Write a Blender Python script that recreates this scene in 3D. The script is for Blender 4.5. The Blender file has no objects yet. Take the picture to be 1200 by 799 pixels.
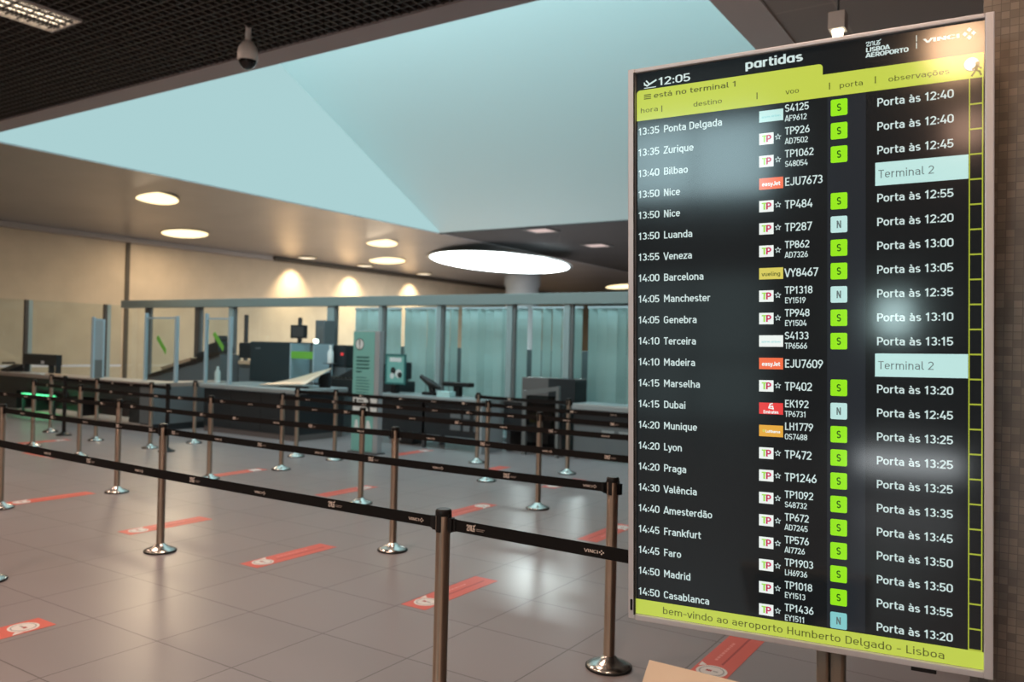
import bpy, bmesh, math, random
from mathutils import Vector, Matrix
random.seed(7)
S = bpy.context.scene
COL = S.collection

# ------------------------------------------------------------------ camera
F_PX, YAW, PITCH, ROLL, CAM_H = 965.1, math.radians(33.132), math.radians(0.3837), math.radians(1.3926), 1.6716
cam = bpy.data.cameras.new('camera')
cam.sensor_width = 36.0
cam.lens = F_PX / 1200 * 36.0
cam.clip_end = 200
cam.dof.use_dof = True
cam.dof.focus_distance = 2.6
cam.dof.aperture_fstop = 3.2
camo = bpy.data.objects.new('camera', cam)
COL.objects.link(camo)
_cy, _sy, _cp, _sp = math.cos(YAW), math.sin(YAW), math.cos(PITCH), math.sin(PITCH)
fwd = Vector((-_sy * _cp, _cy * _cp, _sp)); r0 = Vector((_cy, _sy, 0)); u0 = r0.cross(fwd)
right = r0 * math.cos(ROLL) + u0 * math.sin(ROLL); up = -r0 * math.sin(ROLL) + u0 * math.cos(ROLL)
camo.matrix_world = Matrix(((right.x, up.x, -fwd.x, 0), (right.y, up.y, -fwd.y, 0), (right.z, up.z, -fwd.z, CAM_H), (0, 0, 0, 1)))
S.camera = camo

# ------------------------------------------------------------------ world, view, main light levels
S.view_settings.view_transform = 'Standard'
S.view_settings.look = 'None'
S.view_settings.exposure = 0.0
S.view_settings.gamma = 1.0
S.view_settings.use_curve_mapping = False
world = bpy.data.worlds.new('world'); S.world = world
world.use_nodes = True
world.node_tree.nodes['Background'].inputs[0].default_value = (0.75, 0.9, 1.0, 1)
world.node_tree.nodes['Background'].inputs[1].default_value = 0.35
SKY_GLASS = 5.9        # daylight through the tall skylight glazing
CLERESTORY = 11.0       # daylight through the windows behind the camera
LOUVRE_W = 92          # each louvred fluorescent fixture
ROUND_GLOW = 2.1      # round ceiling lamps
DISC_GLOW = 15.0       # big luminous disc
WASH_W = 420

# ------------------------------------------------------------------ materials
MATS = {}
def mat(name, col=(0.5, 0.5, 0.5), rough=0.5, metal=0.0, emit=None, es=0.0, spec=0.5, noise=0.0, nscale=8.0, coat=0.0):
    m = bpy.data.materials.new(name); m.use_nodes = True
    nt = m.node_tree; b = nt.nodes['Principled BSDF']
    b.inputs['Base Color'].default_value = (*col, 1); b.inputs['Roughness'].default_value = rough
    b.inputs['Metallic'].default_value = metal; b.inputs['Specular IOR Level'].default_value = spec
    b.inputs['Coat Weight'].default_value = coat
    if emit: b.inputs['Emission Color'].default_value = (*emit, 1); b.inputs['Emission Strength'].default_value = es
    if noise:
        tc = nt.nodes.new('ShaderNodeTexCoord'); n = nt.nodes.new('ShaderNodeTexNoise'); n.inputs['Scale'].default_value = nscale
        n.inputs['Detail'].default_value = 5
        mp = nt.nodes.new('ShaderNodeMapRange'); mp.inputs['From Min'].default_value = .3; mp.inputs['From Max'].default_value = .7
        mp.inputs['To Min'].default_value = 1 - noise; mp.inputs['To Max'].default_value = 1 + noise
        mx = nt.nodes.new('ShaderNodeMix'); mx.data_type = 'RGBA'; mx.blend_type = 'MULTIPLY'; mx.inputs[0].default_value = 1
        mx.inputs[6].default_value = (*col, 1)
        nt.links.new(tc.outputs['Object'], n.inputs['Vector']); nt.links.new(n.outputs['Fac'], mp.inputs['Value'])
        nt.links.new(mp.outputs['Result'], mx.inputs[7]); nt.links.new(mx.outputs[2], b.inputs['Base Color'])
    MATS[name] = m
    return m
def glow(name, col, s):
    m = bpy.data.materials.new(name); m.use_nodes = True; nt = m.node_tree
    nt.nodes.remove(nt.nodes['Principled BSDF']); e = nt.nodes.new('ShaderNodeEmission')
    e.inputs[0].default_value = (*col, 1); e.inputs[1].default_value = s
    nt.links.new(e.outputs[0], nt.nodes['Material Output'].inputs[0]); MATS[name] = m
    return m
def glass(name, tint=(1, 1, 1), rough=0.02, f0=0.04):
    m = bpy.data.materials.new(name); m.use_nodes = True; nt = m.node_tree
    nt.nodes.remove(nt.nodes['Principled BSDF'])
    t = nt.nodes.new('ShaderNodeBsdfTransparent'); t.inputs[0].default_value = (*tint, 1)
    g = nt.nodes.new('ShaderNodeBsdfGlossy'); g.inputs['Roughness'].default_value = rough
    lw = nt.nodes.new('ShaderNodeLayerWeight'); pw = nt.nodes.new('ShaderNodeMath'); pw.operation = 'POWER'; pw.inputs[1].default_value = 5
    fr = nt.nodes.new('ShaderNodeMath'); fr.operation = 'MULTIPLY_ADD'; fr.inputs[1].default_value = 1 - f0; fr.inputs[2].default_value = f0
    nt.links.new(lw.outputs['Facing'], pw.inputs[0]); nt.links.new(pw.outputs[0], fr.inputs[0])
    mx = nt.nodes.new('ShaderNodeMixShader')
    nt.links.new(fr.outputs[0], mx.inputs[0]); nt.links.new(t.outputs[0], mx.inputs[1]); nt.links.new(g.outputs[0], mx.inputs[2])
    nt.links.new(mx.outputs[0], nt.nodes['Material Output'].inputs[0]); MATS[name] = m
    return m
def lcd(name, col, s):
    return mat(name, tuple(c * .30 for c in col), .10, 0, emit=col, es=s * .92, spec=.5)
def tiled(name, c1, c2, grout, w, h, mortar, rough, off=(0, 0), axes='xy', spec=0.5, noise=0.0, nscale=3.0, bump=0.0, metal=0.0):
    """square tiles with thin joints; axes='xy' for floors, 'sz' for upright faces"""
    m = bpy.data.materials.new(name); m.use_nodes = True; nt = m.node_tree; b = nt.nodes['Principled BSDF']
    tc = nt.nodes.new('ShaderNodeTexCoord'); sp = nt.nodes.new('ShaderNodeSeparateXYZ'); cb = nt.nodes.new('ShaderNodeCombineXYZ')
    nt.links.new(tc.outputs['Object'], sp.inputs[0])
    def addc(o, k):
        a = nt.nodes.new('ShaderNodeMath'); a.operation = 'ADD'; nt.links.new(o, a.inputs[0]); a.inputs[1].default_value = k
        return a.outputs[0]
    if axes == 'xy':
        nt.links.new(addc(sp.outputs[0], off[0]), cb.inputs[0]); nt.links.new(addc(sp.outputs[1], off[1]), cb.inputs[1])
    else:
        a = nt.nodes.new('ShaderNodeMath'); a.operation = 'ADD'; nt.links.new(sp.outputs[0], a.inputs[0]); nt.links.new(sp.outputs[1], a.inputs[1])
        nt.links.new(a.outputs[0], cb.inputs[0]); nt.links.new(sp.outputs[2], cb.inputs[1])
    br = nt.nodes.new('ShaderNodeTexBrick'); br.offset = 0; br.squash = 1
    br.inputs['Color1'].default_value = (*c1, 1); br.inputs['Color2'].default_value = (*c2, 1); br.inputs['Mortar'].default_value = (*grout, 1)
    br.inputs['Scale'].default_value = 1; br.inputs['Mortar Size'].default_value = mortar; br.inputs['Mortar Smooth'].default_value = .1
    br.inputs['Brick Width'].default_value = w; br.inputs['Row Height'].default_value = h; br.inputs['Bias'].default_value = 0
    nt.links.new(cb.outputs[0], br.inputs['Vector'])
    out = br.outputs['Color']
    if noise:
        n = nt.nodes.new('ShaderNodeTexNoise'); n.inputs['Scale'].default_value = nscale; n.inputs['Detail'].default_value = 3
        nt.links.new(tc.outputs['Object'], n.inputs['Vector'])
        mp = nt.nodes.new('ShaderNodeMapRange'); mp.inputs['From Min'].default_value = .1; mp.inputs['From Max'].default_value = .9
        mp.inputs['To Min'].default_value = 1 - noise; mp.inputs['To Max'].default_value = 1 + noise
        nt.links.new(n.outputs['Fac'], mp.inputs['Value'])
        mx = nt.nodes.new('ShaderNodeMix'); mx.data_type = 'RGBA'; mx.blend_type = 'MULTIPLY'; mx.inputs[0].default_value = 1
        nt.links.new(out, mx.inputs[6]); nt.links.new(mp.outputs[0], mx.inputs[7]); out = mx.outputs[2]
        mr = nt.nodes.new('ShaderNodeMapRange'); mr.inputs['From Min'].default_value = .1; mr.inputs['From Max'].default_value = .9
        mr.inputs['To Min'].default_value = rough * .93; mr.inputs['To Max'].default_value = rough * 1.07
        nt.links.new(n.outputs['Fac'], mr.inputs['Value']); nt.links.new(mr.outputs[0], b.inputs['Roughness'])
    else:
        b.inputs['Roughness'].default_value = rough
    nt.links.new(out, b.inputs['Base Color']); b.inputs['Specular IOR Level'].default_value = spec; b.inputs['Metallic'].default_value = metal
    if bump:
        bp_ = nt.nodes.new('ShaderNodeBump'); bp_.inputs['Strength'].default_value = bump; bp_.inputs['Distance'].default_value = .002; bp_.invert = True
        nt.links.new(br.outputs['Fac'], bp_.inputs['Height']); nt.links.new(bp_.outputs[0], b.inputs['Normal'])
    MATS[name] = m
    return m

TILE = 0.63
tiled('floor_tile', (0.285, 0.249, 0.254), (0.300, 0.262, 0.268), (0.12, 0.098, 0.095), TILE, TILE, 0.004, 0.31, off=(TILE * 1000.5, TILE * 1000 - .39 * TILE), noise=.035, nscale=1.1)
tiled('mosaic', (0.135, 0.103, 0.078), (0.24, 0.19, 0.147), (0.115, 0.092, 0.072), 0.021, 0.021, 0.0010, 0.30, axes='sz', noise=.25, nscale=14)
tiled('brown_panel', (0.44, 0.355, 0.31), (0.45, 0.365, 0.32), (0.56, 0.46, 0.40), 1.8, 1.8, 0.012, 0.6, off=(90, 90.7))
tiled('dark_panel', (0.028, 0.029, 0.031), (0.03, 0.031, 0.033), (0.02, 0.02, 0.02), 1.2, 1.2, 0.01, 0.6, off=(120, 120))
mat('grid_bar', (0.055, 0.046, 0.042), .55)
mat('void', (0.006, 0.006, 0.006), .9)
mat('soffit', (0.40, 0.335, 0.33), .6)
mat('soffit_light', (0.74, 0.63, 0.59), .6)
mat('plaster_white', (0.66, 0.81, 0.81), .8)
mat('wall_beige', (0.52, 0.41, 0.295), .75, noise=.07, nscale=1.6)
mat('wall_brown', (0.13, 0.11, 0.10), .8)
mat('joint_dark', (0.06, 0.045, 0.03), .7)
mat('cornice', (0.36, 0.31, 0.28), .6)
mat('metal_slat', (0.36, 0.34, 0.33), .33, metal=.5, noise=.08, nscale=.7)
mat('steel', (0.50, 0.405, 0.33), .64, metal=1.0)
_b = MATS['steel'].node_tree.nodes['Principled BSDF']; _b.inputs['Anisotropic'].default_value = 1.0; _b.inputs['Anisotropic Rotation'].default_value = .25
_t = MATS['steel'].node_tree.nodes.new('ShaderNodeTangent'); _t.direction_type = 'RADIAL'; _t.axis = 'Z'; MATS['steel'].node_tree.links.new(_t.outputs[0], _b.inputs['Tangent'])
mat('steel_bright', (0.60, 0.57, 0.54), .24, metal=1.0)
mat('black_plastic', (0.011, 0.010, 0.010), .4, spec=.3)
mat('black_rubber', (0.012, 0.012, 0.012), .7)
mat('belt', (0.009, 0.008, 0.008), .7, spec=.15)
mat('print_pale', (0.80, 0.68, 0.60), .6)
mat('sticker_red', (0.70, 0.13, 0.095), .42)
mat('sticker_dark', (0.42, 0.05, 0.04), .45)
mat('sticker_pale', (0.85, 0.33, 0.28), .45)
mat('sticker_white', (0.80, 0.76, 0.74), .45)
mat('sticker_grey', (0.40, 0.38, 0.38), .45)
mat('alu', (0.66, 0.65, 0.68), .38, metal=.2)
mat('alu_dark', (0.12, 0.12, 0.125), .4, metal=.6)
mat('frame_grey', (0.16, 0.17, 0.17), .45, metal=.2)
mat('header_paint', (0.20, 0.24, 0.235), .42)
mat('mullion_paint', (0.28, 0.345, 0.35), .4)
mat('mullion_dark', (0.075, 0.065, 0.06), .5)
mat('screen_black', (0.010, 0.012, 0.013), .10, emit=(.0045, .0062, .0075), es=1.0)
mat('dark_body', (0.018, 0.022, 0.025), .38)
mat('navy_body', (0.022, 0.036, 0.042), .4)
mat('grey_body', (0.125, 0.145, 0.155), .5)
mat('grey_brown_body', (0.12, 0.11, 0.108), .5)
mat('top_grey', (0.36, 0.40, 0.41), .32, metal=.3)
mat('top_tan', (0.34, 0.28, 0.245), .45)
mat('rail_tan', (0.30, 0.24, 0.21), .5)
mat('roller', (0.05, 0.045, 0.04), .35, metal=.6)
mat('tan_tray', (0.56, 0.40, 0.27), .45)
mat('chute', (0.80, 0.60, 0.45), .35, metal=.25)  # orange light on the metal is put into this base colour
mat('teal', (0.19, 0.47, 0.43), .5)
mat('teal_dark', (0.035, 0.16, 0.155), .5)
mat('teal_ink', (0.03, 0.13, 0.125), .5)
mat('sign_white', (0.70, 0.74, 0.74), .5)
mat('sign_frame', (0.33, 0.36, 0.38), .4)
mat('sign_black', (0.02, 0.025, 0.025), .5)
mat('green_tape', (0.16, 0.45, 0.06), .5)
mat('edge_blue', (0.36, 0.47, 0.53), .3)
mat('yellow_label', (0.75, 0.42, 0.02), .5)
mat('cyan_paper', (0.42, 0.62, 0.62), .6)
mat('blind_cloth', (0.67, 0.79, 0.78), .7)
_nt = MATS['blind_cloth'].node_tree; _tr = _nt.nodes.new('ShaderNodeBsdfTranslucent'); _tr.inputs[0].default_value = (.72, .85, .84, 1); _ms = _nt.nodes.new('ShaderNodeMixShader'); _ms.inputs[0].default_value = .45
_nt.links.new(_nt.nodes['Principled BSDF'].outputs[0], _ms.inputs[1]); _nt.links.new(_tr.outputs[0], _ms.inputs[2]); _nt.links.new(_ms.outputs[0], _nt.nodes['Material Output'].inputs[0])
mat('column_grey', (0.40, 0.44, 0.46), .35)
mat('panel_wood', (0.70, 0.56, 0.42), .38, noise=.05, nscale=5)
mat('cam_white', (0.64, 0.59, 0.56), .4)
mat('dome_black', (0.008, 0.008, 0.008), .08)
mat('bottle_white', (0.75, 0.8, 0.8), .35)
mat('lamp_rim', (0.45, 0.36, 0.22), .35, metal=.6)
glass('pane', (0.93, 0.97, 0.97))
glass('pane_teal', (0.93, 0.975, 0.97))
glass('smoked', (0.30, 0.36, 0.36))
glow('lamp_warm', (1.0, 0.80, 0.46), ROUND_GLOW)
glow('lamp_disc', (0.92, 1.0, 1.0), DISC_GLOW)
glow('lamp_tube', (1.0, 0.80, 0.56), 3.2)
glow('lamp_square', (0.80, 0.62, 0.58), .9)
glow('lamp_spot', (1.0, 0.87, 0.62), 6)
glow('lamp_wash', (1.0, 0.83, 0.6), 1.6)
glow('lamp_amber', (1.0, 0.60, 0.34), 44)
glow('lamp_amber_dim', (1.0, 0.60, 0.42), 13)
glow('side_wall_glow', (0.41, 0.635, 0.65), 1.0)
glow('sky_pane', (0.66, 0.90, 0.95), SKY_GLASS)
glow('day_pane', (0.64, 0.93, 1.0), CLERESTORY)
glow('day_dim', (0.66, 0.90, 0.92), 0.9)
glow('led_green', (0.12, 1.0, 0.35), 2.2)
glow('led_white', (0.85, 1.0, 0.9), 3.0)
glow('lit_front_glow', (0.9, 0.97, 1.0), 11)
glow('lit_sign', (0.66, 0.93, 0.93), 25)
lcd('s_text', (0.70, 0.88, 0.88), 0.76)
lcd('s_yellow', (0.54, 0.66, 0.085), 0.88)
lcd('s_ladder', (0.42, 0.50, 0.05), 0.8)
lcd('s_ink', (0.13, 0.155, 0.03), 0.6)
lcd('s_green', (0.30, 0.80, 0.015), 0.95)
lcd('s_green_ink', (0.02, 0.11, 0.008), 0.8)
lcd('s_cyan', (0.56, 0.88, 0.86), 0.82)
lcd('s_blue', (0.26, 0.68, 0.70), 0.82)
lcd('s_grey_ink', (0.13, 0.18, 0.18), 0.8)
lcd('s_white', (0.86, 0.95, 0.93), 0.90)
lcd('s_orange', (0.90, 0.17, 0.07), 0.9)
lcd('s_red', (0.82, 0.06, 0.06), 0.9)
lcd('s_gold', (0.80, 0.42, 0.06), 0.9)
lcd('s_lemon', (0.68, 0.62, 0.12), 0.9)
lcd('s_tpgreen', (0.36, 0.72, 0.10), 0.9)
lcd('s_magenta', (0.55, 0.02, 0.10), 0.9)
lcd('s_dim', (0.018, 0.022, 0.027), 1.0)

# ------------------------------------------------------------------ mesh helpers
class B:
    def __init__(self): self.bm = bmesh.new(); self.mats = []
    def mi(self, m):
        if m not in self.mats: self.mats.append(m)
        return self.mats.index(m)
    def quad(self, pts, m):
        f = self.bm.faces.new([self.bm.verts.new(p) for p in pts]); f.material_index = self.mi(m); return f
    def box(self, x0, x1, y0, y1, z0, z1, m, bev=0.0, seg=2):
        x0, x1 = min(x0, x1), max(x0, x1); y0, y1 = min(y0, y1), max(y0, y1); z0, z1 = min(z0, z1), max(z0, z1)
        vs = [self.bm.verts.new((x, y, z)) for x in (x0, x1) for y in (y0, y1) for z in (z0, z1)]
        k = self.mi(m); fs = []
        for idx in ((0, 1, 3, 2), (4, 6, 7, 5), (0, 4, 5, 1), (2, 3, 7, 6), (0, 2, 6, 4), (1, 5, 7, 3)):
            f = self.bm.faces.new([vs[i] for i in idx]); f.material_index = k; fs.append(f)
        if bev:
            bev = min(bev, .45 * min(x1 - x0, y1 - y0, z1 - z0))
            es = list({e for f in fs for e in f.edges})
            bmesh.ops.bevel(self.bm, geom=es, offset=bev, segments=seg, affect='EDGES', profile=.7)
        return self
    def tube(self, p0, p1, r, m, r1=None, n=16, caps=True):
        p0 = Vector(p0); p1 = Vector(p1); r1 = r if r1 is None else r1
        d = (p1 - p0).normalized(); a = d.orthogonal().normalized(); b = d.cross(a); k = self.mi(m)
        A = [self.bm.verts.new(p0 + (a * math.cos(t) + b * math.sin(t)) * r) for t in (2 * math.pi * i / n for i in range(n))]
        Bv = [self.bm.verts.new(p1 + (a * math.cos(t) + b * math.sin(t)) * r1) for t in (2 * math.pi * i / n for i in range(n))]
        for i in range(n):
            f = self.bm.faces.new((A[i], A[(i + 1) % n], Bv[(i + 1) % n], Bv[i])); f.material_index = k; f.smooth = True
        if caps:
            f = self.bm.faces.new(A[::-1]); f.material_index = k
            f = self.bm.faces.new(Bv); f.material_index = k
        return self
    def lathe(self, prof, m, n=32, c=(0, 0, 0)):
        """prof: (radius, z) from bottom to top; ends close on the axis"""
        k = self.mi(m); rings = []
        for r, z in prof:
            if r < 1e-6: rings.append([self.bm.verts.new((c[0], c[1], c[2] + z))])
            else: rings.append([self.bm.verts.new((c[0] + r * math.cos(2 * math.pi * i / n), c[1] + r * math.sin(2 * math.pi * i / n), c[2] + z)) for i in range(n)])
        for a, b in zip(rings, rings[1:]):
            for i in range(n):
                j = (i + 1) % n
                vs = [a[i % len(a)], a[j % len(a)], b[j % len(b)], b[i % len(b)]]
                vs = list(dict.fromkeys(vs))
                if len(vs) >= 3:
                    f = self.bm.faces.new(vs); f.material_index = k; f.smooth = True
        return self
    def prism(self, poly, axis, a0, a1, m):
        """poly of 2-d points extruded along axis 'x','y' or 'z' (the other two axes in order)"""
        def P(p, a):
            return {'x': (a, p[0], p[1]), 'y': (p[0], a, p[1]), 'z': (p[0], p[1], a)}[axis]
        k = self.mi(m); A = [self.bm.verts.new(P(p, a0)) for p in poly]; Bv = [self.bm.verts.new(P(p, a1)) for p in poly]
        n = len(poly)
        fs = [self.bm.faces.new(A), self.bm.faces.new(Bv[::-1])]
        for i in range(n): fs.append(self.bm.faces.new((A[i], Bv[i], Bv[(i + 1) % n], A[(i + 1) % n])))
        for f in fs: f.material_index = k
        bmesh.ops.recalc_face_normals(self.bm, faces=fs)
        return self
    def stroke(self, pts, w, y, m):
        """flat ribbon polyline on an upright x-z plane facing -y"""
        for (x0, z0), (x1, z1) in zip(pts, pts[1:]):
            dx, dz = x1 - x0, z1 - z0; l = math.hypot(dx, dz) or 1
            nx, nz = -dz / l * w / 2, dx / l * w / 2; ex, ez = dx / l * w / 2, dz / l * w / 2
            self.flat([(x0 - ex + nx, z0 - ez + nz), (x0 - ex - nx, z0 - ez - nz), (x1 + ex - nx, z1 + ez - nz), (x1 + ex + nx, z1 + ez + nz)], y, m)
        return self
    def flat(self, pts, y, m):
        area = sum(a[0] * b[1] - b[0] * a[1] for a, b in zip(pts, pts[1:] + pts[:1]))
        if area < 0: pts = pts[::-1]
        return self.quad([(p[0], y, p[1]) for p in pts], m)
    def disc(self, cx, cz, r, y, m, n=24, ry=None):
        ry = ry or r
        return self.flat([(cx + r * math.cos(2 * math.pi * i / n), cz + ry * math.sin(2 * math.pi * i / n)) for i in range(n)], y, m)
    def text(self, s, x, z, cap, y, m, width=None, xs=1.0, wt=.135, align='L'):
        """DIN-like stroke lettering on an upright plane facing -y; cap = capital height, z = baseline"""
        strokes, adv = layout(s, wt)
        kx = cap * xs
        if width: kx = width / (adv - .12)
        w = (adv - .12) * kx
        ox = x - .06 * kx - (w if align == 'R' else w / 2 if align == 'C' else 0)
        k = self.mi(m)
        for L, R in strokes:
            A = [self.bm.verts.new((ox + p[0] * kx, y, z + p[1] * cap)) for p in L]; C_ = [self.bm.verts.new((ox + p[0] * kx, y, z + p[1] * cap)) for p in R]
            for i in range(len(A) - 1):
                self.bm.faces.new((A[i], C_[i], C_[i + 1], A[i + 1])).material_index = k
        return self
    def build(self, name, parent=None, mw=None, xf=None):
        if xf is not None: bmesh.ops.transform(self.bm, matrix=xf, verts=self.bm.verts)
        for e in self.bm.edges:
            if len(e.link_faces) == 2 and e.calc_face_angle(0) > 0.6: e.smooth = False
        me = bpy.data.meshes.new(name); self.bm.to_mesh(me); self.bm.free()
        for m in self.mats: me.materials.append(MATS[m])
        o = bpy.data.objects.new(name, me); COL.objects.link(o)
        if parent: o.parent = parent
        return o
# a plain narrow sign lettering drawn as strokes (capital height 1, small letters .72)
def A_(cx, cy, rx, ry, a0, a1, n=None):
    n = n or max(3, int(abs(a1 - a0) / 22)); return [(cx + rx * math.cos(math.radians(a0 + (a1 - a0) * i / n)), cy + ry * math.sin(math.radians(a0 + (a1 - a0) * i / n))) for i in range(n + 1)]
def oval(cx, rx, lo, hi, r):
    p = A_(cx, hi - r, rx, r, 0, 180) + A_(cx, lo + r, rx, r, 180, 360); return p + [p[0]]
def font():
    G = {}; v = [(.13, 0), (.13, 1)]; B0, T0, XT = .073, .927, .65
    xo = oval(.30, .19, B0, XT, .2)
    acc = {'acute': [(.24, .80), (.36, .95)], 'grave': [(.18, .95), (.31, .80)], 'circ': [(.17, .80), (.30, .94), (.43, .80)], 'tilde': [(.14, .83), (.22, .89), (.36, .83), (.44, .89)]}
    G['0'] = (.60, [oval(.30, .205, B0, T0, .215)]); G['1'] = (.48, [[(.08, .74), (.27, .90), (.27, .93)], [(.28, 0), (.28, 1)]])
    G['2'] = (.60, [A_(.29, .70, .205, .227, 165, -30) + [(.11, B0 + .02), (.10, B0), (.54, B0)]])
    G['3'] = (.60, [A_(.28, .715, .19, .212, 150, -90), A_(.28, .288, .21, .215, 90, -150)])
    G['4'] = (.62, [[(.36, 1), (.10, .27), (.60, .27)], [(.45, .52), (.45, 0)]])
    G['5'] = (.60, [[(.51, T0), (.13, T0), (.115, .50)] + A_(.28, .32, .22, .247, 140, -150)]); G['6'] = (.60, [oval(.30, .21, B0, .56, .22), [(.42, 1), (.115, .42)]])
    G['7'] = (.56, [[(.05, T0), (.50, T0), (.20, 0)]]); G['8'] = (.60, [oval(.30, .18, .505, T0, .2), oval(.30, .205, B0, .505, .2)]); G['9'] = (.60, [oval(.30, .21, .44, T0, .22), [(.18, 0), (.485, .58)]])
    G[':'] = (.26, [[(.13, .05), (.13, .21)], [(.13, .51), (.13, .67)]]); G['-'] = (.44, [[(.05, .38), (.39, .38)]]); G[' '] = (.30, []); G['.'] = (.26, [[(.13, 0), (.13, .16)]])
    G['A'] = (.66, [[(.04, 0), (.31, .98), (.35, .98), (.62, 0)], [(.13, .25), (.53, .25)]])
    G['B'] = (.64, [v, [(.13, T0), (.34, T0)] + A_(.34, .715, .18, .212, 90, -90) + [(.13, .503)], [(.34, .503)] + A_(.35, .288, .2, .215, 90, -90) + [(.13, B0)]])
    G['C'] = (.62, [A_(.32, .70, .22, .227, 20, 180) + A_(.32, .30, .22, .227, 180, 340)])
    G['D'] = (.66, [v, [(.13, T0), (.30, T0)] + A_(.32, .70, .23, .227, 90, 0) + A_(.32, .30, .23, .227, 0, -90) + [(.13, B0)]])
    G['E'] = (.58, [v, [(.13, T0), (.53, T0)], [(.13, .51), (.48, .51)], [(.13, B0), (.53, B0)]]); G['F'] = (.56, [v, [(.13, T0), (.53, T0)], [(.13, .49), (.48, .49)]])
    G['G'] = (.66, [A_(.32, .70, .22, .227, 20, 180) + A_(.32, .30, .22, .227, 180, 360) + [(.54, .47), (.35, .47)]]); G['H'] = (.68, [v, [(.55, 0), (.55, 1)], [(.13, .51), (.55, .51)]]); G['I'] = (.27, [[(.135, 0), (.135, 1)]])
    G['J'] = (.54, [[(.42, 1), (.42, .29)] + A_(.235, .29, .185, .217, 0, -160)]); G['K'] = (.64, [v, [(.57, 1), (.14, .40)], [(.27, .60), (.60, 0)]]); G['L'] = (.54, [v, [(.13, B0), (.51, B0)]])
    G['M'] = (.82, [v, [(.14, .96), (.41, .38), (.68, .96)], [(.69, 0), (.69, 1)]]); G['N'] = (.68, [v, [(.15, .96), (.53, .04)], [(.55, 0), (.55, 1)]]); G['O'] = (.64, [oval(.32, .225, B0, T0, .23)])
    pb = [(.13, T0), (.34, T0)] + A_(.34, .68, .20, .247, 90, -90) + [(.13, .433)]
    G['P'] = (.60, [v, pb]); G['R'] = (.64, [v, pb, [(.34, .43), (.57, 0)]])
    G['S'] = (.60, [A_(.30, .712, .20, .215, 25, 250) + A_(.30, .288, .21, .215, 70, -155)]); G['T'] = (.58, [[(.03, T0), (.55, T0)], [(.29, T0), (.29, 0)]])
    G['U'] = (.66, [[(.12, 1), (.12, .30)] + A_(.33, .30, .21, .227, 180, 360) + [(.54, 1)]]); G['V'] = (.62, [[(.04, 1), (.29, .03), (.33, .03), (.58, 1)]]); G['X'] = (.62, [[(.05, 1), (.57, 0)], [(.57, 1), (.05, 0)]])
    G['Y'] = (.60, [[(.03, 1), (.30, .45), (.57, 1)], [(.30, .45), (.30, 0)]]); G['Z'] = (.58, [[(.06, T0), (.52, T0), (.07, B0), (.54, B0)]])
    a = [A_(.27, .47, .19, .18, 150, 0) + [(.46, 0)], [(.46, .405), (.27, .405)] + A_(.27, .239, .165, .166, 90, 270) + [(.46, .11)]]
    st = [(.12, 0), (.12, .72)]; asc = [(.12, 0), (.12, 1)]; rt = [(.48, 0), (.48, .72)]
    arch = lambda x0, r: [(x0, .42), (x0, .45)] + A_(x0 + r, .45, r, .2, 180, 0) + [(x0 + 2 * r, 0)]
    G['a'] = (.58, a); G['\u0251'] = (.60, [xo, rt]); G['b'] = (.60, [asc, xo]); G['c'] = (.52, [A_(.30, .45, .19, .2, 30, 180) + A_(.30, .273, .19, .2, 180, 330)]); G['d'] = (.60, [xo, [(.48, 0), (.48, 1)]])
    G['e'] = (.58, [[(.12, .365), (.47, .365), (.48, .45)] + A_(.30, .45, .185, .2, 0, 180) + A_(.30, .273, .185, .2, 180, 325)]); G['f'] = (.38, [[(.38, T0), (.33, T0)] + A_(.31, .75, .15, .177, 90, 180) + [(.16, 0)], [(.03, XT), (.36, XT)]])
    G['g'] = (.60, [xo, [(.48, .72), (.48, -.02)] + A_(.29, -.02, .19, .18, 0, -150)]); G['h'] = (.60, [asc, arch(.12, .18)]); G['i'] = (.25, [[(.125, 0), (.125, .72)], [(.125, .83), (.125, .99)]])
    G['j'] = (.25, [[(.125, .72), (.125, -.1), (.02, -.16)], [(.125, .83), (.125, .99)]]); G['k'] = (.56, [asc, [(.50, .72), (.14, .28)], [(.25, .42), (.53, 0)]]); G['l'] = (.30, [[(.12, 1), (.12, .2)] + A_(.235, .2, .115, .127, 180, 270) + [(.28, B0)]])
    G['m'] = (.90, [st, arch(.12, .165), arch(.45, .165)]); G['n'] = (.60, [st, arch(.12, .18)]); G['o'] = (.60, [xo]); G['p'] = (.60, [[(.12, -.22), (.12, .72)], xo]); G['q'] = (.60, [[(.48, -.22), (.48, .72)], xo])
    G['r'] = (.42, [st, [(.12, .42), (.12, .45)] + A_(.29, .45, .17, .2, 180, 65)]); G['s'] = (.52, [A_(.26, .508, .155, .142, 30, 250) + A_(.26, .215, .165, .142, 70, -150)]); G['t'] = (.38, [[(.15, .92), (.15, .2)] + A_(.27, .2, .12, .127, 180, 270) + [(.36, B0)], [(.03, XT), (.36, XT)]])
    G['u'] = (.60, [[(.12, .72), (.12, .27)] + A_(.30, .27, .18, .197, 180, 360), rt]); G['v'] = (.52, [[(.04, .72), (.24, .03), (.28, .03), (.48, .72)]]); G['w'] = (.78, [[(.04, .72), (.21, .03), (.39, .68), (.57, .03), (.74, .72)]])
    G['x'] = (.52, [[(.05, .72), (.47, 0)], [(.47, .72), (.05, 0)]]); G['y'] = (.52, [[(.04, .72), (.26, .05)], [(.48, .72), (.20, -.2), (.08, -.2)]]); G['z'] = (.50, [[(.06, XT), (.43, XT), (.07, B0), (.45, B0)]])
    for ch, base_, k in (('á', 'a', 'acute'), ('à', 'a', 'grave'), ('ã', 'a', 'tilde'), ('õ', 'o', 'tilde'), ('ê', 'e', 'circ')): G[ch] = (G[base_][0], G[base_][1] + [acc[k]])
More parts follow.
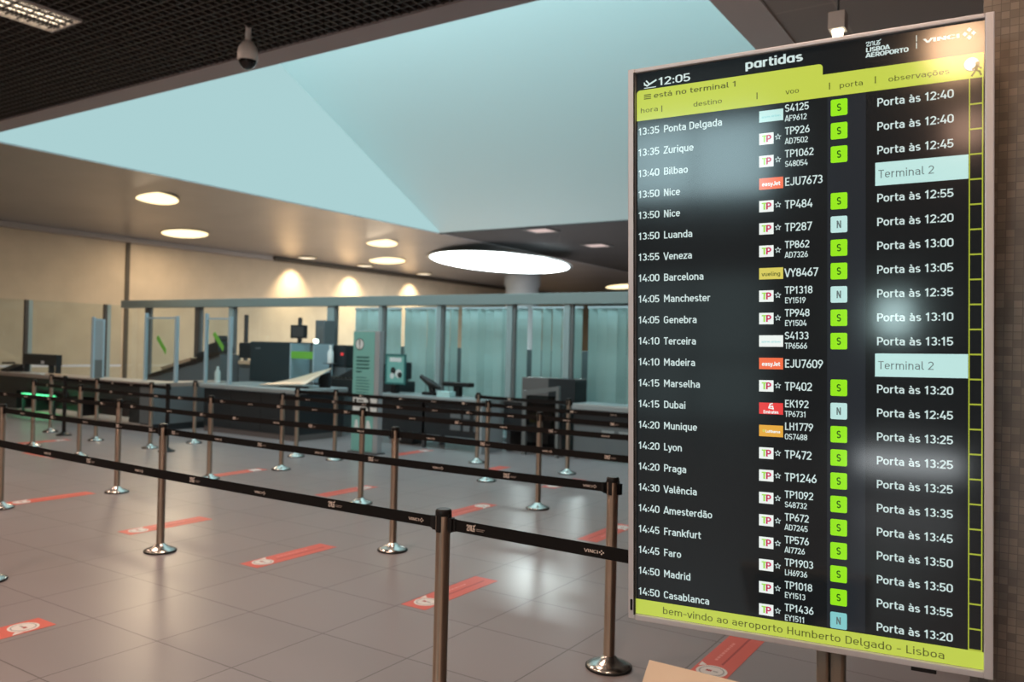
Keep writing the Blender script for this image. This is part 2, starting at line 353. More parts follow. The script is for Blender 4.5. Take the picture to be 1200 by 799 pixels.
    G['ç'] = (.52, G['c'][1] + [[(.31, .06), (.33, -.08), (.28, -.17), (.20, -.17)]])
    return G
FONT = font()
def ribbon(pts, w):
    q = [pts[0]]
    for p in pts[1:]:
        if math.hypot(p[0] - q[-1][0], p[1] - q[-1][1]) > .004: q.append(p)
    closed = math.hypot(q[0][0] - q[-1][0], q[0][1] - q[-1][1]) < .01 and len(q) > 4
    if closed: q = q[:-1]
    n = len(q); L, R = [], []
    for i in range(n):
        a = q[i - 1] if (i > 0 or closed) else None; c = q[(i + 1) % n] if (i < n - 1 or closed) else None
        p = q[i]; ds = []
        for u, v_ in ((a, p), (p, c)):
            if u is None or v_ is None: continue
            l = math.hypot(v_[0] - u[0], v_[1] - u[1]); ds.append(((v_[0] - u[0]) / l, (v_[1] - u[1]) / l))
        nx = -sum(d[1] for d in ds); ny = sum(d[0] for d in ds); l = math.hypot(nx, ny) or 1; nx /= l; ny /= l
        k = nx * -ds[0][1] + ny * ds[0][0]; k = w / 2 / max(k, .45)
        L.append((p[0] + nx * k, p[1] + ny * k)); R.append((p[0] - nx * k, p[1] - ny * k))
    if closed: L.append(L[0]); R.append(R[0])
    return L, R
def layout(s, wt):
    x = 0; out = []
    for ch in s:
        adv, st = FONT[ch]
        for p in st: out.append(ribbon([(x + a, b_) for a, b_ in p], wt))
        x += adv
    return out, x

def tag(o, label, cat, group=None):
    o['label'] = label; o['category'] = cat
    if group: o['group'] = group
    return o
def thing(name, label, cat, loc=(0, 0, 0), group=None, rot=(0, 0, 0)):
    o = bpy.data.objects.new(name, None); COL.objects.link(o); o.empty_display_size = .1
    o.location = loc; o.rotation_euler = rot
    return tag(o, label, cat, group)
def struct(o): o['kind'] = 'structure'; return o
def copy_tree(o, parent=None):
    c = o.copy(); COL.objects.link(c)
    if parent: c.parent = parent
    for ch in list(o.children): copy_tree(ch, c)
    return c
def light(name, kind, energy, col, parent, loc, rot=(0, 0, 0), **kw):
    l = bpy.data.lights.new(name, kind); l.energy = energy; l.color = col
    for k, v in kw.items(): setattr(l, k, v)
    o = bpy.data.objects.new(name, l); COL.objects.link(o); o.location = loc; o.rotation_euler = rot
    if parent: o.parent = parent
    return o

# ------------------------------------------------------------------ setting
XL, XR, YB, YF = -22.4, 5.0, -9.2, 44.0
HC = 5.07                                   # flat ceiling height
OX0, OX1, OY0, OY1 = -15.6, -2.8, 6.8, 19.7  # skylight opening
def strip_z(x): return HC + .08 * (x - OX0)  # the metal soffit falls gently to the left wall

struct(B().box(XL - .2, XR + .2, YB - .2, YF + .2, -.2, 0, 'floor_tile').build('floor'))
# left wall: beige, with a dark upright joint and a pale cornice under the ceiling
WJ = 13.85                                  # y of the upright joint
b = B(); b.quad([(XL, YB, 0), (XL, YF, 0), (XL, YF, HC), (XL, YB, HC)], 'wall_beige')
b.box(XL - .2, XL - .001, YB, YF, 0, HC, 'wall_beige'); struct(b.build('wall_left'))
struct(B().box(XL, XL + .03, WJ - .06, WJ + .06, 0, strip_z(XL) - .10, 'joint_dark').build('trim_1'))
struct(B().box(XL, XL + .22, 6.6, 19.0, strip_z(XL) - .12, strip_z(XL) + .012, 'cornice').build('trim_2'))
struct(B().box(XL, XL + .3, 19.0, YF, strip_z(XL) - .10, strip_z(XL) + .015, 'joint_dark').build('trim_3'))
struct(B().box(XL, XR, YF, YF + .2, 0, HC, 'wall_brown').build('wall_far'))
struct(B().box(XR, XR + .2, YB, YF, 0, HC, 'wall_brown').build('wall_right'))
b = B()                                      # wall behind the camera with openings for a clerestory and glass doors
for x0, x1, z0, z1 in ((XL, -4.3, 0, HC), (-1.75, XR, 0, HC), (-4.3, -1.75, 2.45, 3.75), (-4.3, -1.75, 5.0, HC)):
    b.box(x0, x1, YB - .2, YB, z0, z1, 'wall_brown')
struct(b.build('wall_back'))
b = B(); b.box(-4.3, -1.75, YB - .16, YB - .12, 3.75, 5.0, 'day_pane')
for x in (-4.3, -3.05, -1.8): b.box(x, x + .05, YB - .12, YB, 3.75, 5.0, 'frame_grey')
struct(b.build('window_2'))
b = B(); b.box(-4.3, -1.75, YB - .16, YB - .12, 0.05, 2.45, 'day_dim')
for x in (-4.3, -3.05, -1.8): b.box(x, x + .06, YB - .12, YB, 0, 2.45, 'frame_grey')
b.box(-4.3, -1.75, YB - .12, YB, 1.0, 1.08, 'frame_grey'); struct(b.build('door_1'))

# dark egg-crate ceiling in front
b = B()
x = XL
while x < XR: b.box(x, x + .018, YB, 6.45, HC, HC + .05, 'grid_bar'); x += .11
y = YB
while y < 6.45: b.box(XL, XR, y, y + .018, HC + .004, HC + .054, 'grid_bar'); y += .11
b.box(XL, XR, YB, 6.45, HC + .14, HC + .2, 'void')
struct(b.build('ceiling'))
# soffit border round the skylight opening
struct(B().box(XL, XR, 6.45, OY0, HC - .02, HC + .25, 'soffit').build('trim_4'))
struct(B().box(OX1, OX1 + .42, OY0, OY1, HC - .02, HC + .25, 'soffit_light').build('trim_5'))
# brown panelled ceiling on the right, dark ceiling beyond
struct(B().box(OX1 + .42, XR, OY0, OY1, HC, HC + .2, 'brown_panel').build('ceiling'))
struct(B().box(OX0, XR, OY1, YF, HC, HC + .2, 'dark_panel').build('ceiling'))
struct(B().box(OX0, OX1, OY1, OY1 + .12, HC - .03, HC, 'dark_panel').build('trim_6'))
# metal soffit strip on the left, falling towards the wall
b = B(); zl = strip_z(XL)
b.prism([(XL, zl), (OX0, HC), (OX0, HC + .22), (XL, zl + .22)], 'y', OY0, YF, 'metal_slat'); struct(b.build('ceiling'))
struct(B().box(OX0 - .03, OX0 + .005, OY0, YF, HC - .02, HC + .004, 'alu').build('trim_7'))
# shed skylight: sloping back face, upright side walls, tall glazing above the front edge
TOP = HC + .51 * (OY1 - OY0)
b = B(); b.quad([(OX0, OY1, HC), (OX1, OY1, HC), (OX1, OY0, TOP), (OX0, OY0, TOP)], 'plaster_white')
b.quad([(OX1, OY1, HC), (OX1, OY0, HC), (OX1, OY0, TOP)], 'plaster_white')
struct(b.build('ceiling'))
b = B(); b.prism([(OY1 - .01, HC + .006), (OY0 + .01, TOP), (OY0 + .01, HC + .006)], 'x', OX0 + .006, OX0 + .05, 'side_wall_glow'); struct(b.build('skylight_side_wall'))  # left side wall given an even cool glow in place of falling daylight
b = B(); b.quad([(OX0, OY0 + .02, HC + .9), (OX1, OY0 + .02, HC + .9), (OX1, OY0 + .02, TOP - .1), (OX0, OY0 + .02, TOP - .1)][::-1], 'sky_pane')
for i in range(9):
    xx = OX0 + (OX1 - OX0) * i / 8; b.box(xx - .04, xx + .04, OY0 + .03, OY0 + .12, HC + .25, TOP - .05, 'frame_grey')
b.box(OX0, OX1, OY0, OY0 + .1, HC + .25, HC + .9, 'plaster_white')
struct(b.build('window_1'))
# mosaic pillar at the right, round column far behind
struct(B().box(-.166, .95, 2.56, 3.5, 0, HC, 'mosaic', bev=.004).build('wall_right_pillar'))
struct(B().lathe([(.74, 0), (.74, 4.3), (.80, 4.36), (.80, 4.8)], 'column_grey', n=40, c=(-19.5, 30.6, 0)).build('column'))

# ------------------------------------------------------------------ glazed partition
PY = 12.0
pt = thing('glass_partition', 'long glazed screen with grey header beam behind the security counters', 'glass partition', (-12, PY, 0))
def loc_box(*a, **k): return a
b = B(); b.box(-19.5 + 12, 0 + 12, -.09, .09, 2.40, 2.585, 'header_paint', bev=.01); b.build('header_beam', pt)
b = B(); b.box(-19.5 + 12, 0 + 12, -.03, .03, 0, .08, 'frame_grey'); b.build('bottom_rail', pt)
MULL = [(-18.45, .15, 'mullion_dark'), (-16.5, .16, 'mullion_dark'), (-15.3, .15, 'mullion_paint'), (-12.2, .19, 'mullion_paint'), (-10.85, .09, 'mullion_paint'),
        (-9.42, .10, 'mullion_paint'), (-7.86, .11, 'mullion_paint'), (-6.72, .11, 'mullion_paint'), (-4.6, .17, 'mullion_paint'), (-2.3, .17, 'mullion_paint')]
for x, w_, m in MULL:
    b = B(); b.box(x + 12 - w_ / 2, x + 12 + w_ / 2, -.06, .06, .08, 2.40, m, bev=.008)
    b.box(x + 12 + w_ / 2, x + 12 + w_ / 2 + .05, -.03, .03, .08, 2.40, 'frame_grey'); b.build('mullion', pt)
xs = [-19.5] + [m[0] for m in MULL] + [0]
for i, (a, c) in enumerate(zip(xs, xs[1:])):
    b = B(); b.box(a + 12 + .12, c + 12 - .12, -.006, .006, .08, 2.40, 'pane' if i < 4 else 'pane_teal'); b.build('pane', pt)
# vertical blinds behind the right-hand bays
wh = ['leftmost, behind the teal totem sign', 'second from the left, behind the small framed notice', 'third from the left, wide bay behind the black scanner', 'fourth from the left, behind the baggage scanner', 'beside the departures board, behind the far right counter', 'rightmost, hidden by the departures board']
for i, (a, c) in enumerate(zip([m[0] for m in MULL][3:9], [m[0] for m in MULL][4:10])):
    v = thing('vertical_blind', 'pale teal vertical slat blind, ' + wh[i], 'blind', ((a + c) / 2, PY + .62, 0), 'vertical blinds behind the glazed partition')
    b = B(); w_ = c - a - .1; n = int(w_ / .175)
    for k in range(n):
        x = -w_ / 2 + (k + .5) * w_ / n; sgn = (.25, 1.02, .62)[(k + i) % 3] + .10 * math.sin(k * 2.1 + i)
        hw = .079 if i < 2 else .086
        dx, dy = hw * math.cos(sgn), hw * math.sin(sgn)
        b.prism([(x - dx, -dy), (x + dx, dy), (x + dx - .004, dy + .004), (x, .02), (x - dx - .004, -dy + .004)], 'z', .06, 2.36, 'blind_cloth')
    b.build('slats', v)
    B().box(-w_ / 2, w_ / 2, -.03, .03, 2.36, 2.40, 'alu').build('head_rail', v)
    B().box(-w_ / 2, w_ / 2, -.05, .05, 0, .04, 'alu').build('bottom_track', v)
# low frosted screen in the room behind the blinds (the darker lower half seen through the gaps)
for x0, x1, lb in ((-12.1, -9.5, 'grey waist-high screen standing behind the left blinds'), (-9.4, -2.2, 'long grey waist-high screen standing behind the right blinds')):
    s_ = thing('low_screen', lb, 'screen', ((x0 + x1) / 2, PY + 1.5, 0))
    h = (x1 - x0) / 2
    B().box(-h, h, -.03, .03, .1, 1.62, 'grey_body', bev=.01).build('panel', s_)
    for sx in (-h + .1, h - .1): B().box(sx - .04, sx + .04, -.25, .25, 0, .1, 'alu_dark', bev=.01).build('foot', s_)

# side glass screen that meets the partition at the far left
sg = thing('glass_screen', 'tall clear glass screen with grey posts at far left near the beige wall', 'glass screen', (-19.6, 8, 0))
for y0, y1 in ((-3, -.4), (-.3, 1.62), (1.82, 3.5), (3.7, 4.0)): B().box(-.006, .006, y0, y1, .05, 2.47, 'pane').build('pane', sg)
for y in (-.35, 1.72, 3.6):
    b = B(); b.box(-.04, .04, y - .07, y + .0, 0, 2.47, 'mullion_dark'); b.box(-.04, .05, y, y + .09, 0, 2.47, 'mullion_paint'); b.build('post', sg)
B().box(-.03, .03, -3, 4.0, 0, .05, 'alu').build('bottom_rail', sg)
B().box(-.03, .03, -3, 4.0, .93, .98, 'alu').build('mid_rail', sg)

# ------------------------------------------------------------------ ceiling lamps and ceiling things
def round_lamp(x, y, z, d, label, gx=.08, gy=-.11, m='lamp_warm', grp='round ceiling lamps'):
    t = thing('ceiling_lamp', label, 'ceiling lamp', (x, y, z), grp)
    nrm = Vector((-gx, -gy, 1)).normalized()
    q = Vector((0, 0, 1)).rotation_difference(nrm); t.rotation_mode = 'QUATERNION'; t.rotation_quaternion = q
    r = d / 2; hgt = .03
    B().lathe([(r * .985, -.0), (r * 1.02, .0), (r * 1.03, hgt), (0, hgt)], 'lamp_rim' if d < 3 else 'top_grey', n=64).build('rim', t)
    B().lathe([(0, -.012 - r * .01), (r * .7, -.01), (r * .97, .005)], m, n=48).build('diffuser', t)
    if m == 'lamp_warm': light('round_bulb', 'AREA', 95, (1, .80, .55), t, (0, 0, -.05 - r * .02), shape='DISK', size=d * .9)
    return t
for x, y, d, lb in ((-17.37, 11.38, 1.03, 'warm round ceiling lamp on the left soffit, largest and nearest the skylight edge'),
                    (-20.6, 14.45, 1.28, 'warm round ceiling lamp above the upright wall joint, beside the pale cornice'),
                    (-17.85, 19.61, 1.04, 'warm round ceiling lamp left of the big white disc, upper of that pair'),
                    (-20.2, 22.53, 1.34, 'warm round ceiling lamp left of the big white disc, lower of that pair'),
                    (-18.1, 38.0, 1.9, 'distant amber round ceiling lamp just left of the departures board')):
    round_lamp(x, y, strip_z(x) - .03, d, lb, gy=-.02 if y in (14.45, 38.0) else -.05 if y == 22.53 else -.12)
t = round_lamp(-16.6, 24.5, 4.66, 5.12, 'huge bright white luminous disc in the metal soffit', gx=-.02, gy=-.06, m='lamp_disc', grp=None)
t.name = 'luminous_disc'; B().tube((-.3, 0, .02), (-.3, 0, .33), .5, 'top_grey', n=32).build('hanger', t)
for x, y, lb in ((-12.4, 20.4, 'small square ceiling light nearest the skylight on the dark ceiling'), (-12.5, 24.1, 'small square ceiling light beside the departures board on the dark ceiling')):
    t = thing('square_light', lb, 'ceiling light', (x, y, HC), 'square lights in the dark ceiling')
    b = B()
    for a0, a1, c0, c1 in ((-.42, .42, -.42, -.34), (-.42, .42, .34, .42), (-.42, -.34, -.34, .34), (.34, .42, -.34, .34)): b.box(a0, a1, c0, c1, -.03, 0, 'frame_grey')
    b.build('frame', t); B().box(-.34, .34, -.34, .34, -.018, 0, 'lamp_square').build('diffuser', t); light('square_bulb', 'AREA', 420, (.94, 1, 1), t, (0, 0, -.04), shape='SQUARE', size=.66)
# wall washers
for y, lb in ((20.0, 'wall washer spot lighting the beige wall, nearest of three'), (22.9, 'wall washer spot lighting the beige wall, middle of three'), (26.4, 'wall washer spot lighting the beige wall, farthest of three')):
    z = strip_z(XL + .75); t = thing('wall_washer', lb, 'downlight', (XL + .75, y, z - .02), 'wall washers beside the beige wall')
    B().lathe([(.30, -.01), (.34, -.01), (.34, .06), (0, .06)], 'lamp_rim', n=32).build('rim', t)
    B().lathe([(0, .0), (.30, -.002)], 'lamp_wash', n=32).build('diffuser', t)
    light('spot_bulb', 'SPOT', WASH_W, (1, .80, .52), t, (-.1, 0, -.05), (0, math.radians(22), 0), spot_size=math.radians(88), spot_blend=1.0, shadow_soft_size=.06)
# louvred fluorescent fixtures in the egg-crate ceiling
def louvre(x, y, label):
    t = thing('louvre_light', label, 'ceiling light', (x, y, HC), 'louvred fluorescent lights in the dark ceiling')
    b = B()
    for a0, a1, c0, c1 in ((-.31, .31, -.61, -.59), (-.31, .31, .59, .61), (-.31, -.29, -.59, .59), (.29, .31, -.59, .59)): b.box(a0, a1, c0, c1, -.02, .05, 'cam_white')
    b.build('frame', t)
    b = B()
    for xx in (-.145, 0, .145): b.box(xx - .02, xx + .02, -.59, .59, -.008, .03, 'alu_dark')
    k = -.56
    while k < .58: b.box(-.29, .29, k - .0015, k + .0015, -.004, .008, 'alu'); k += .045
    b.build('louvre', t)
    for xx in (-.2175, -.0725, .0725, .2175): B().box(xx - .045, xx + .045, -.585, .585, .012, .03, 'lamp_tube').build('tube', t)
    light('tube_light', 'AREA', LOUVRE_W, (1.0, .72, .56), t, (0, 0, -.03), shape='RECTANGLE', size=.58, size_y=1.15)
louvre(-9.08, 4.22, 'louvred fluorescent light at the top left of the dark grid ceiling')
for x, y in ((-4.6, .4), (-9.1, -.6), (-.6, .4), (-4.6, 4.2), (-14.0, 4.2), (-14.0, -.6), (-4.6, -4.4)):
    louvre(x, y, 'louvred fluorescent light in the dark grid ceiling, above or behind the camera')
# amber lamps behind the camera that show in the screen's glass
for x, y, z, r, m, lb in ((.50, -5.0, 4.58, .30, 'lamp_amber', 'amber globe lamp hanging behind the camera, nearer one'), (.95, -8.5, 4.40, .26, 'lamp_amber_dim', 'amber globe lamp hanging behind the camera, farther and dimmer one')):
    t = thing('globe_lamp', lb, 'pendant lamp', (x, y, z), 'amber globe lamps behind the camera')
    B().lathe([(0, -r)] + [(r * math.sin(a), -r * math.cos(a)) for a in (math.pi * q / 14 for q in range(1, 14))] + [(0, r)], m, n=28).build('globe', t)
    B().tube((0, 0, r - .01), (0, 0, HC - z), .012, 'alu_dark', n=10).build('rod', t); B().lathe([(.05, r - .02), (.05, r + .05), (0, r + .06)], 'lamp_rim', n=20).build('fitting', t)
t = thing('lit_sign', 'small backlit blank panel on the wall behind the camera', 'sign', (.08, YB + .06, 1.75), None)
B().box(-.24, .24, -.06, 0, -.29, .29, 'frame_grey', bev=.01).build('frame', t); B().box(-.21, .21, 0, .015, -.26, .26, 'lit_sign').build('lit_face', t)

t = thing('added_glow_plinth', 'low glowing plinth added on the floor behind the camera for a streak on the screen', 'plinth', (.05, -4.25, 0))  # added glowing block, unseen except as a pale streak reflected in the screen
B().box(-.55, .55, -.25, .05, 0, .55, 'dark_body', bev=.01).build('body', t); B().box(-.46, .46, .05, .06, .21, .40, 'lit_front_glow').build('lit_front', t)
# dome security camera
t = thing('dome_camera', 'white pendant dome security camera below the dark grid ceiling', 'security camera', (-7.39, 5.90, 4.74))
B().lathe([(.032, .19), (.032, .36), (.05, .365), (.05, .40)], 'cam_white', n=20).build('stem', t)
B().lathe([(.098, -.02), (.108, .0), (.112, .06), (.095, .13), (.06, .18), (.032, .20)], 'cam_white', n=32).build('housing', t)
B().lathe([(0, -.115), (.04, -.105), (.075, -.075), (.094, -.035), (.098, -.02)], 'dome_black', n=32).build('dome', t)
# pendant spotlight on a rod
t = thing('pendant_spotlight', 'small white box spotlight hanging on a rod above the departures board', 'spotlight', (-1.33, 6.28, 4.03))
B().box(-.058, .058, -.058, .058, -.0, .125, 'cam_white', bev=.006).build('housing', t)
B().tube((0, 0, .125), (0, 0, HC - 4.03), .008, 'alu_dark').build('rod', t)
B().lathe([(0, -.055), (.034, -.05), (.04, 0)], 'lamp_spot', n=20).build('bulb', t)

# ------------------------------------------------------------------ security lanes behind the barriers
# left counter
t = thing('counter', 'long tan-topped counter with dark front and grey end at the far left', 'counter', (-13.35, 8.8, 0), 'security counters')
B().box(-5.9, 0, 0, .62, .79, .865, 'top_tan', bev=.012).build('worktop', t)
B().box(-5.85, -.02, .06, .10, .50, .79, 'dark_body').build('front_panel', t)
B().box(-5.85, -.02, .0, .12, .0, .10, 'rail_tan', bev=.01).build('base_rail', t)
B().box(-5.85, -.02, .54, .58, .12, .79, 'grey_brown_body').build('back_panel', t)
for x in (-5.8, -4.2, -2.6, -.9): B().box(x, x + .8, .12, .5, .10, .50, 'dark_body').build('cabinet', t) if x in (-5.8, -.9) else B().box(x, x + .06, .1, .5, .10, .79, 'dark_body').build('leg', t)
B().box(-.42, -.0, .02, 1.55, .12, .79, 'grey_body', bev=.01).build('end_cabinet', t); B().box(-.41, -.01, .03, 1.54, 0, .12, 'dark_body').build('end_plinth', t); B().box(-.5, .0, .62, 1.6, .79, .865, 'top_tan', bev=.01).build('return_top', t)
t = thing('green_status_light', 'green three-segment light bar below the far left counter', 'light', (-17.1, 8.72, .44))
B().box(-.68, .68, 0, .05, -.05, .05, 'dark_body', bev=.01).build('housing', t)
for x0, x1 in ((-.62, -.24), (-.16, .26), (.34, .62)): B().box(x0, x1, -.012, 0, -.025, .025, 'led_green', bev=.004).build('light_segment', t)
for x in (-.6, .6): B().box(x - .02, x + .02, .0, .04, -.44, -.05, 'dark_body').build('leg', t)
light('green_bulb', 'AREA', 9, (.12, 1, .38), t, (0, -.05, 0), (math.radians(60), 0, 0), shape='RECTANGLE', size=1.2, size_y=.08)
t = thing('shelf_riser', 'long black shelf riser standing on the far left counter', 'shelf', (-18.0, 9.25, .865), None)
B().box(-.66, .68, -.06, .06, .17, .40, 'dark_body', bev=.01).build('shelf_box', t)
for x in (-.64, .36, .62): B().box(x, x + .05, -.05, .05, 0, .17, 'dark_body').build('leg', t)
B().box(.08, .2, -.064, -.06, .2, .26, 'alu').build('tag', t)
t = thing('desk_phone', 'black desk phone on the far left counter beside the shelf riser', 'phone', (-18.95, 9.1, .865))
b = B(); b.prism([(-.15, 0), (.15, 0), (.15, .16), (-.15, .05)], 'x', -.18, .18, 'black_plastic'); b.build('body', t)
B().box(-.2, -.1, -.12, .12, .16, .2, 'black_plastic', bev=.015).build('handset', t)
t = thing('papers', 'loose white papers lying on the far left counter', 'papers', (-17.4, 9.0, .866))
B().box(-.7, .1, -.12, .1, 0, .012, 'sign_white').build('sheet_stack', t); B().box(.2, .8, -.1, .08, 0, .02, 'tan_tray').build('folder', t)

def lane_screen(x0, x1, y, z0, label, tape):
    t = thing('counter_screen', label, 'glass screen', (x0, y, z0), 'glass screens clamped to the counters')
    w_ = x1 - x0; h = 2.08 - z0
    B().box(-.012, .03, -.03, .03, 0, h + .06, 'edge_blue', bev=.005).build('post', t)
    B().box(w_ - .03, w_ + .03, -.03, .03, 0, h, 'edge_blue', bev=.005).build('post', t)
    B().box(.03, w_ - .03, -.012, .012, h - .05, h - .02, 'edge_blue').build('top_rail', t)
    B().box(.03, w_ - .03, -.004, .004, .05, h - .05, 'pane').build('pane', t)
    if tape:
        b = B(); cx, cz = w_ * tape[0], h * tape[1]
        b.prism([(cx - .16, cz + .13), (cx - .10, cz + .19), (cx + .16, cz - .07), (cx + .14, cz - .17)], 'y', -.008, -.005, 'green_tape'); b.build('green_tape', t)
lane_screen(-14.37, -13.42, 9.3, .865, 'framed glass screen with slanting green tape, left of the two, on left counter', (.52, .55))
lane_screen(-12.92, -12.24, 9.56, .876, 'framed glass screen with slanting green tape, right of the two, on middle counter', (.52, .62))
t = thing('counter_screen', 'narrow grey panel screen seen edge-on on the far left counter', 'screen', (-15.5, 8.9, .865), 'glass screens clamped to the counters')
B().box(-.04, .04, 0, .04, 0, 1.18, 'edge_blue', bev=.01).build('post', t); B().box(-.03, .03, .20, .24, 0, 1.14, 'edge_blue', bev=.01).build('post', t)
B().box(-.012, .012, .04, .20, .35, 1.12, 'sign_frame').build('panel', t); B().box(-.02, .02, .04, .20, 1.12, 1.15, 'edge_blue').build('top_rail', t)
B().box(-.03, .03, .04, .20, .0, .35, 'frame_grey').build('lower_panel', t)

# inclined tray conveyor between left and middle counters
t = thing('tray_conveyor', 'grey inclined tray conveyor rising to the x-ray scanner behind the counters', 'conveyor', (-16.5, 10.78, 0))
b = B(); b.prism([(0.0, 0), (2.4, 0), (2.4, 1.36), (0.0, .80)], 'y', 0, .5, 'grey_body'); b.build('body', t)
b = B()
for k in range(22):
    x = .08 + k * .105; b.tube((x, .03, .83 + x * .233), (x, .47, .83 + x * .233), .025, 'roller', n=10)
b.build('rollers', t)
b = B(); b.prism([(0.0, .80), (2.4, 1.36), (2.4, 1.43), (0.0, .87)], 'y', -.03, .0, 'roller'); b.build('side_rail', t)
t = thing('luggage_tray', 'tan luggage tray lying on the inclined conveyor', 'tray', (-15.6, 11.03, 1.07), None, (0, math.radians(-13.1), 0))
b = B(); b.prism([(-.45, 0), (.45, 0), (.55, .08), (-.55, .08)], 'y', -.22, .22, 'tan_tray'); b.build('shell', t)
B().box(-.56, .56, -.23, .23, .07, .09, 'tan_tray', bev=.006).build('rim', t)
t = thing('roller_guard', 'black jumble of roller guards at the top of the inclined conveyor', 'machine', (-14.55, 11.03, 1.32), None, (0, math.radians(-13.1), 0))
b = B(); b.box(-.40, .34, -.2, .2, 0, .14, 'dark_body', bev=.03); b.box(-.1, .3, -.16, .18, .14, .26, 'dark_body', bev=.04); b.box(.12, .3, -.1, .1, .26, .38, 'dark_body', bev=.03); b.build('guard_body', t)
t2 = B().lathe([(.045, 0), (.05, .02), (.05, .2), (.02, .25), (.02, .3), (0, .3)], 'bottle_white', n=20, c=(0, 0, 0)).build('sanitiser_bottle'); t2.location = (-12.78, 9.72, .876)
tag(t2, 'small white sanitiser bottle at the left end of the middle counter', 'bottle')

# middle counter
t = thing('counter', 'middle counter with curved grey metal top and black front down to floor', 'counter', (-10.45, 9.48, 0), 'security counters')
b = B(); b.box(-2.5, 0.02, -.02, 1.22, .785, .875, 'top_grey', bev=.035, seg=3); b.build('worktop', t)
B().box(-2.45, -.02, .05, 1.15, .1, .785, 'dark_body', bev=.01).build('body', t)
B().box(-2.45, -.02, .07, 1.13, 0, .1, 'grey_brown_body').build('plinth', t)
for x in (-1.7, -.9): B().box(x - .004, x + .004, .045, .05, .12, .77, 'black_rubber').build('door_gap', t)
t = thing('metal_chute', 'shiny chute panel, its warm light put into the colour, sloping on the middle counter', 'chute', (-11.0, 9.95, .878))
b = B(); N = 8
def CP(u, v): return (-.62 + 1.14 * u + .16 * v * (1 - u), -.24 + .62 * v, .012 + .05 * u + v * (.05 + .22 * u ** .7))
g = [[[b.bm.verts.new((CP(a / N, c / 4)[0], CP(a / N, c / 4)[1], CP(a / N, c / 4)[2] + h)) for c in range(5)] for a in range(N + 1)] for h in (0, .012)]
k = b.mi('chute')
for a in range(N):
    for c in range(4):
        for q, rv in ((g[0], True), (g[1], False)):
            vs = [q[a][c], q[a + 1][c], q[a + 1][c + 1], q[a][c + 1]]; f = b.bm.faces.new(vs[::-1] if rv else vs); f.material_index = k; f.smooth = True
loop = [(a, 0) for a in range(N + 1)] + [(N, c) for c in range(1, 5)] + [(a, 4) for a in range(N - 1, -1, -1)] + [(0, c) for c in range(3, 0, -1)]
for (a, c), (a2, c2) in zip(loop, loop[1:] + loop[:1]): b.bm.faces.new((g[0][a][c], g[0][a2][c2], g[1][a2][c2], g[1][a][c])).material_index = k
b.build('slide', t)
b = B(); b.prism([(.30, 0), (.52, 0), (.52, .27), (.30, .20)], 'y', .30, .36, 'dark_body'); b.build('rear_support', t)
b = B(); b.prism([(-.2, 0), (.5, 0), (.5, .03), (-.2, .01)], 'y', -.16, -.12, 'dark_body'); b.build('front_support', t)
t = thing('roller_table', 'dark roller table with trays behind the middle counter, left of totem sign', 'conveyor', (-11.45, 10.93, 0))
B().box(0, 1.9, 0, .55, .72, 1.0, 'dark_body', bev=.02).build('bed', t)
for x in (.08, 1.75): B().box(x, x + .08, .05, .5, 0, .72, 'alu_dark').build('leg', t)
b = B()
for k in range(16): b.tube((.1 + k * .11, .04, 1.01), (.1 + k * .11, .5, 1.01), .028, 'roller', n=10)
b.build('rollers', t)
b = B(); b.prism([(.45, 1.04), (1.85, 1.04), (1.85, 1.34), (.9, 1.22)], 'y', .06, .5, 'dark_body'); b.build('hood', t)
o = B().lathe([(.05, 0), (.055, .02), (.055, .2), (.03, .25), (.028, .30), (.035, .32), (0, .33)], 'bottle_white', n=20).build('spray_bottle'); o.location = (-10.83, 10.93, .0)
# the bottle stands on a slim pedestal shelf fixed to the roller table
ped = thing('bottle_stand', 'slim grey stand carrying a white bottle by the roller table', 'stand', (-11.0, 10.80, 0))
B().box(-.1, .1, -.1, .1, 0, .02, 'alu_dark').build('base', ped); B().tube((0, 0, .02), (0, 0, 1.27), .02, 'alu_dark').build('pole', ped); B().box(-.09, .09, -.09, .09, 1.27, 1.285, 'alu_dark').build('shelf', ped)
o.location = (-11.0, 10.80, 1.285); tag(o, 'white spray bottle on a slim stand left of totem sign', 'bottle')
t = thing('operator_console', 'dark operator console with small red lamp behind the totem sign', 'console', (-11.55, 11.72, 0))
B().box(-.18, .18, -.16, .16, 0, 1.2, 'grey_body', bev=.02).build('pedestal', t); B().box(-.20, .20, -.18, .1, 1.2, 1.62, 'dark_body', bev=.03).build('display_head', t)
B().box(.08, .14, -.19, -.18, 1.42, 1.47, 's_red').build('red_lamp', t)

# x-ray machine
t = thing('xray_machine', 'large dark x-ray scanner cabinet behind the middle counter', 'x-ray machine', (-12.88, 11.0, 0))
B().box(-.59, .58, 0, .75, .06, 1.65, 'navy_body', bev=.03).build('cabinet', t)
B().box(-.5, .5, .05, .7, 0, .06, 'black_rubber').build('plinth', t)
B().box(-.42, -.28, -.006, 0, 1.5, 1.53, 'grey_body').build('name_plate', t)
B().box(-1.05, -.59, .1, .65, .1, 1.18, 'grey_body', bev=.02).build('inlet_housing', t)
B().box(-1.0, -.6, .05, .6, 1.30, 1.62, 'dark_body', bev=.04).build('inlet_hood', t)
B().box(-1.0, -.6, .05, .4, 1.18, 1.25, 'tan_tray').build('inlet_tray', t)
t = thing('monitor', 'small dark monitor tilted on a post on top of the x-ray scanner', 'monitor', (-12.33, 11.25, 1.65))
B().tube((0, 0, 0), (0, 0, .12), .03, 'dark_body').build('post', t)
B().box(-.22, .2, -.03, .03, .08, .34, 'dark_body', bev=.012).build('housing', t); B().box(-.17, .15, -.034, -.03, .11, .31, 'alu_dark').build('screen', t)
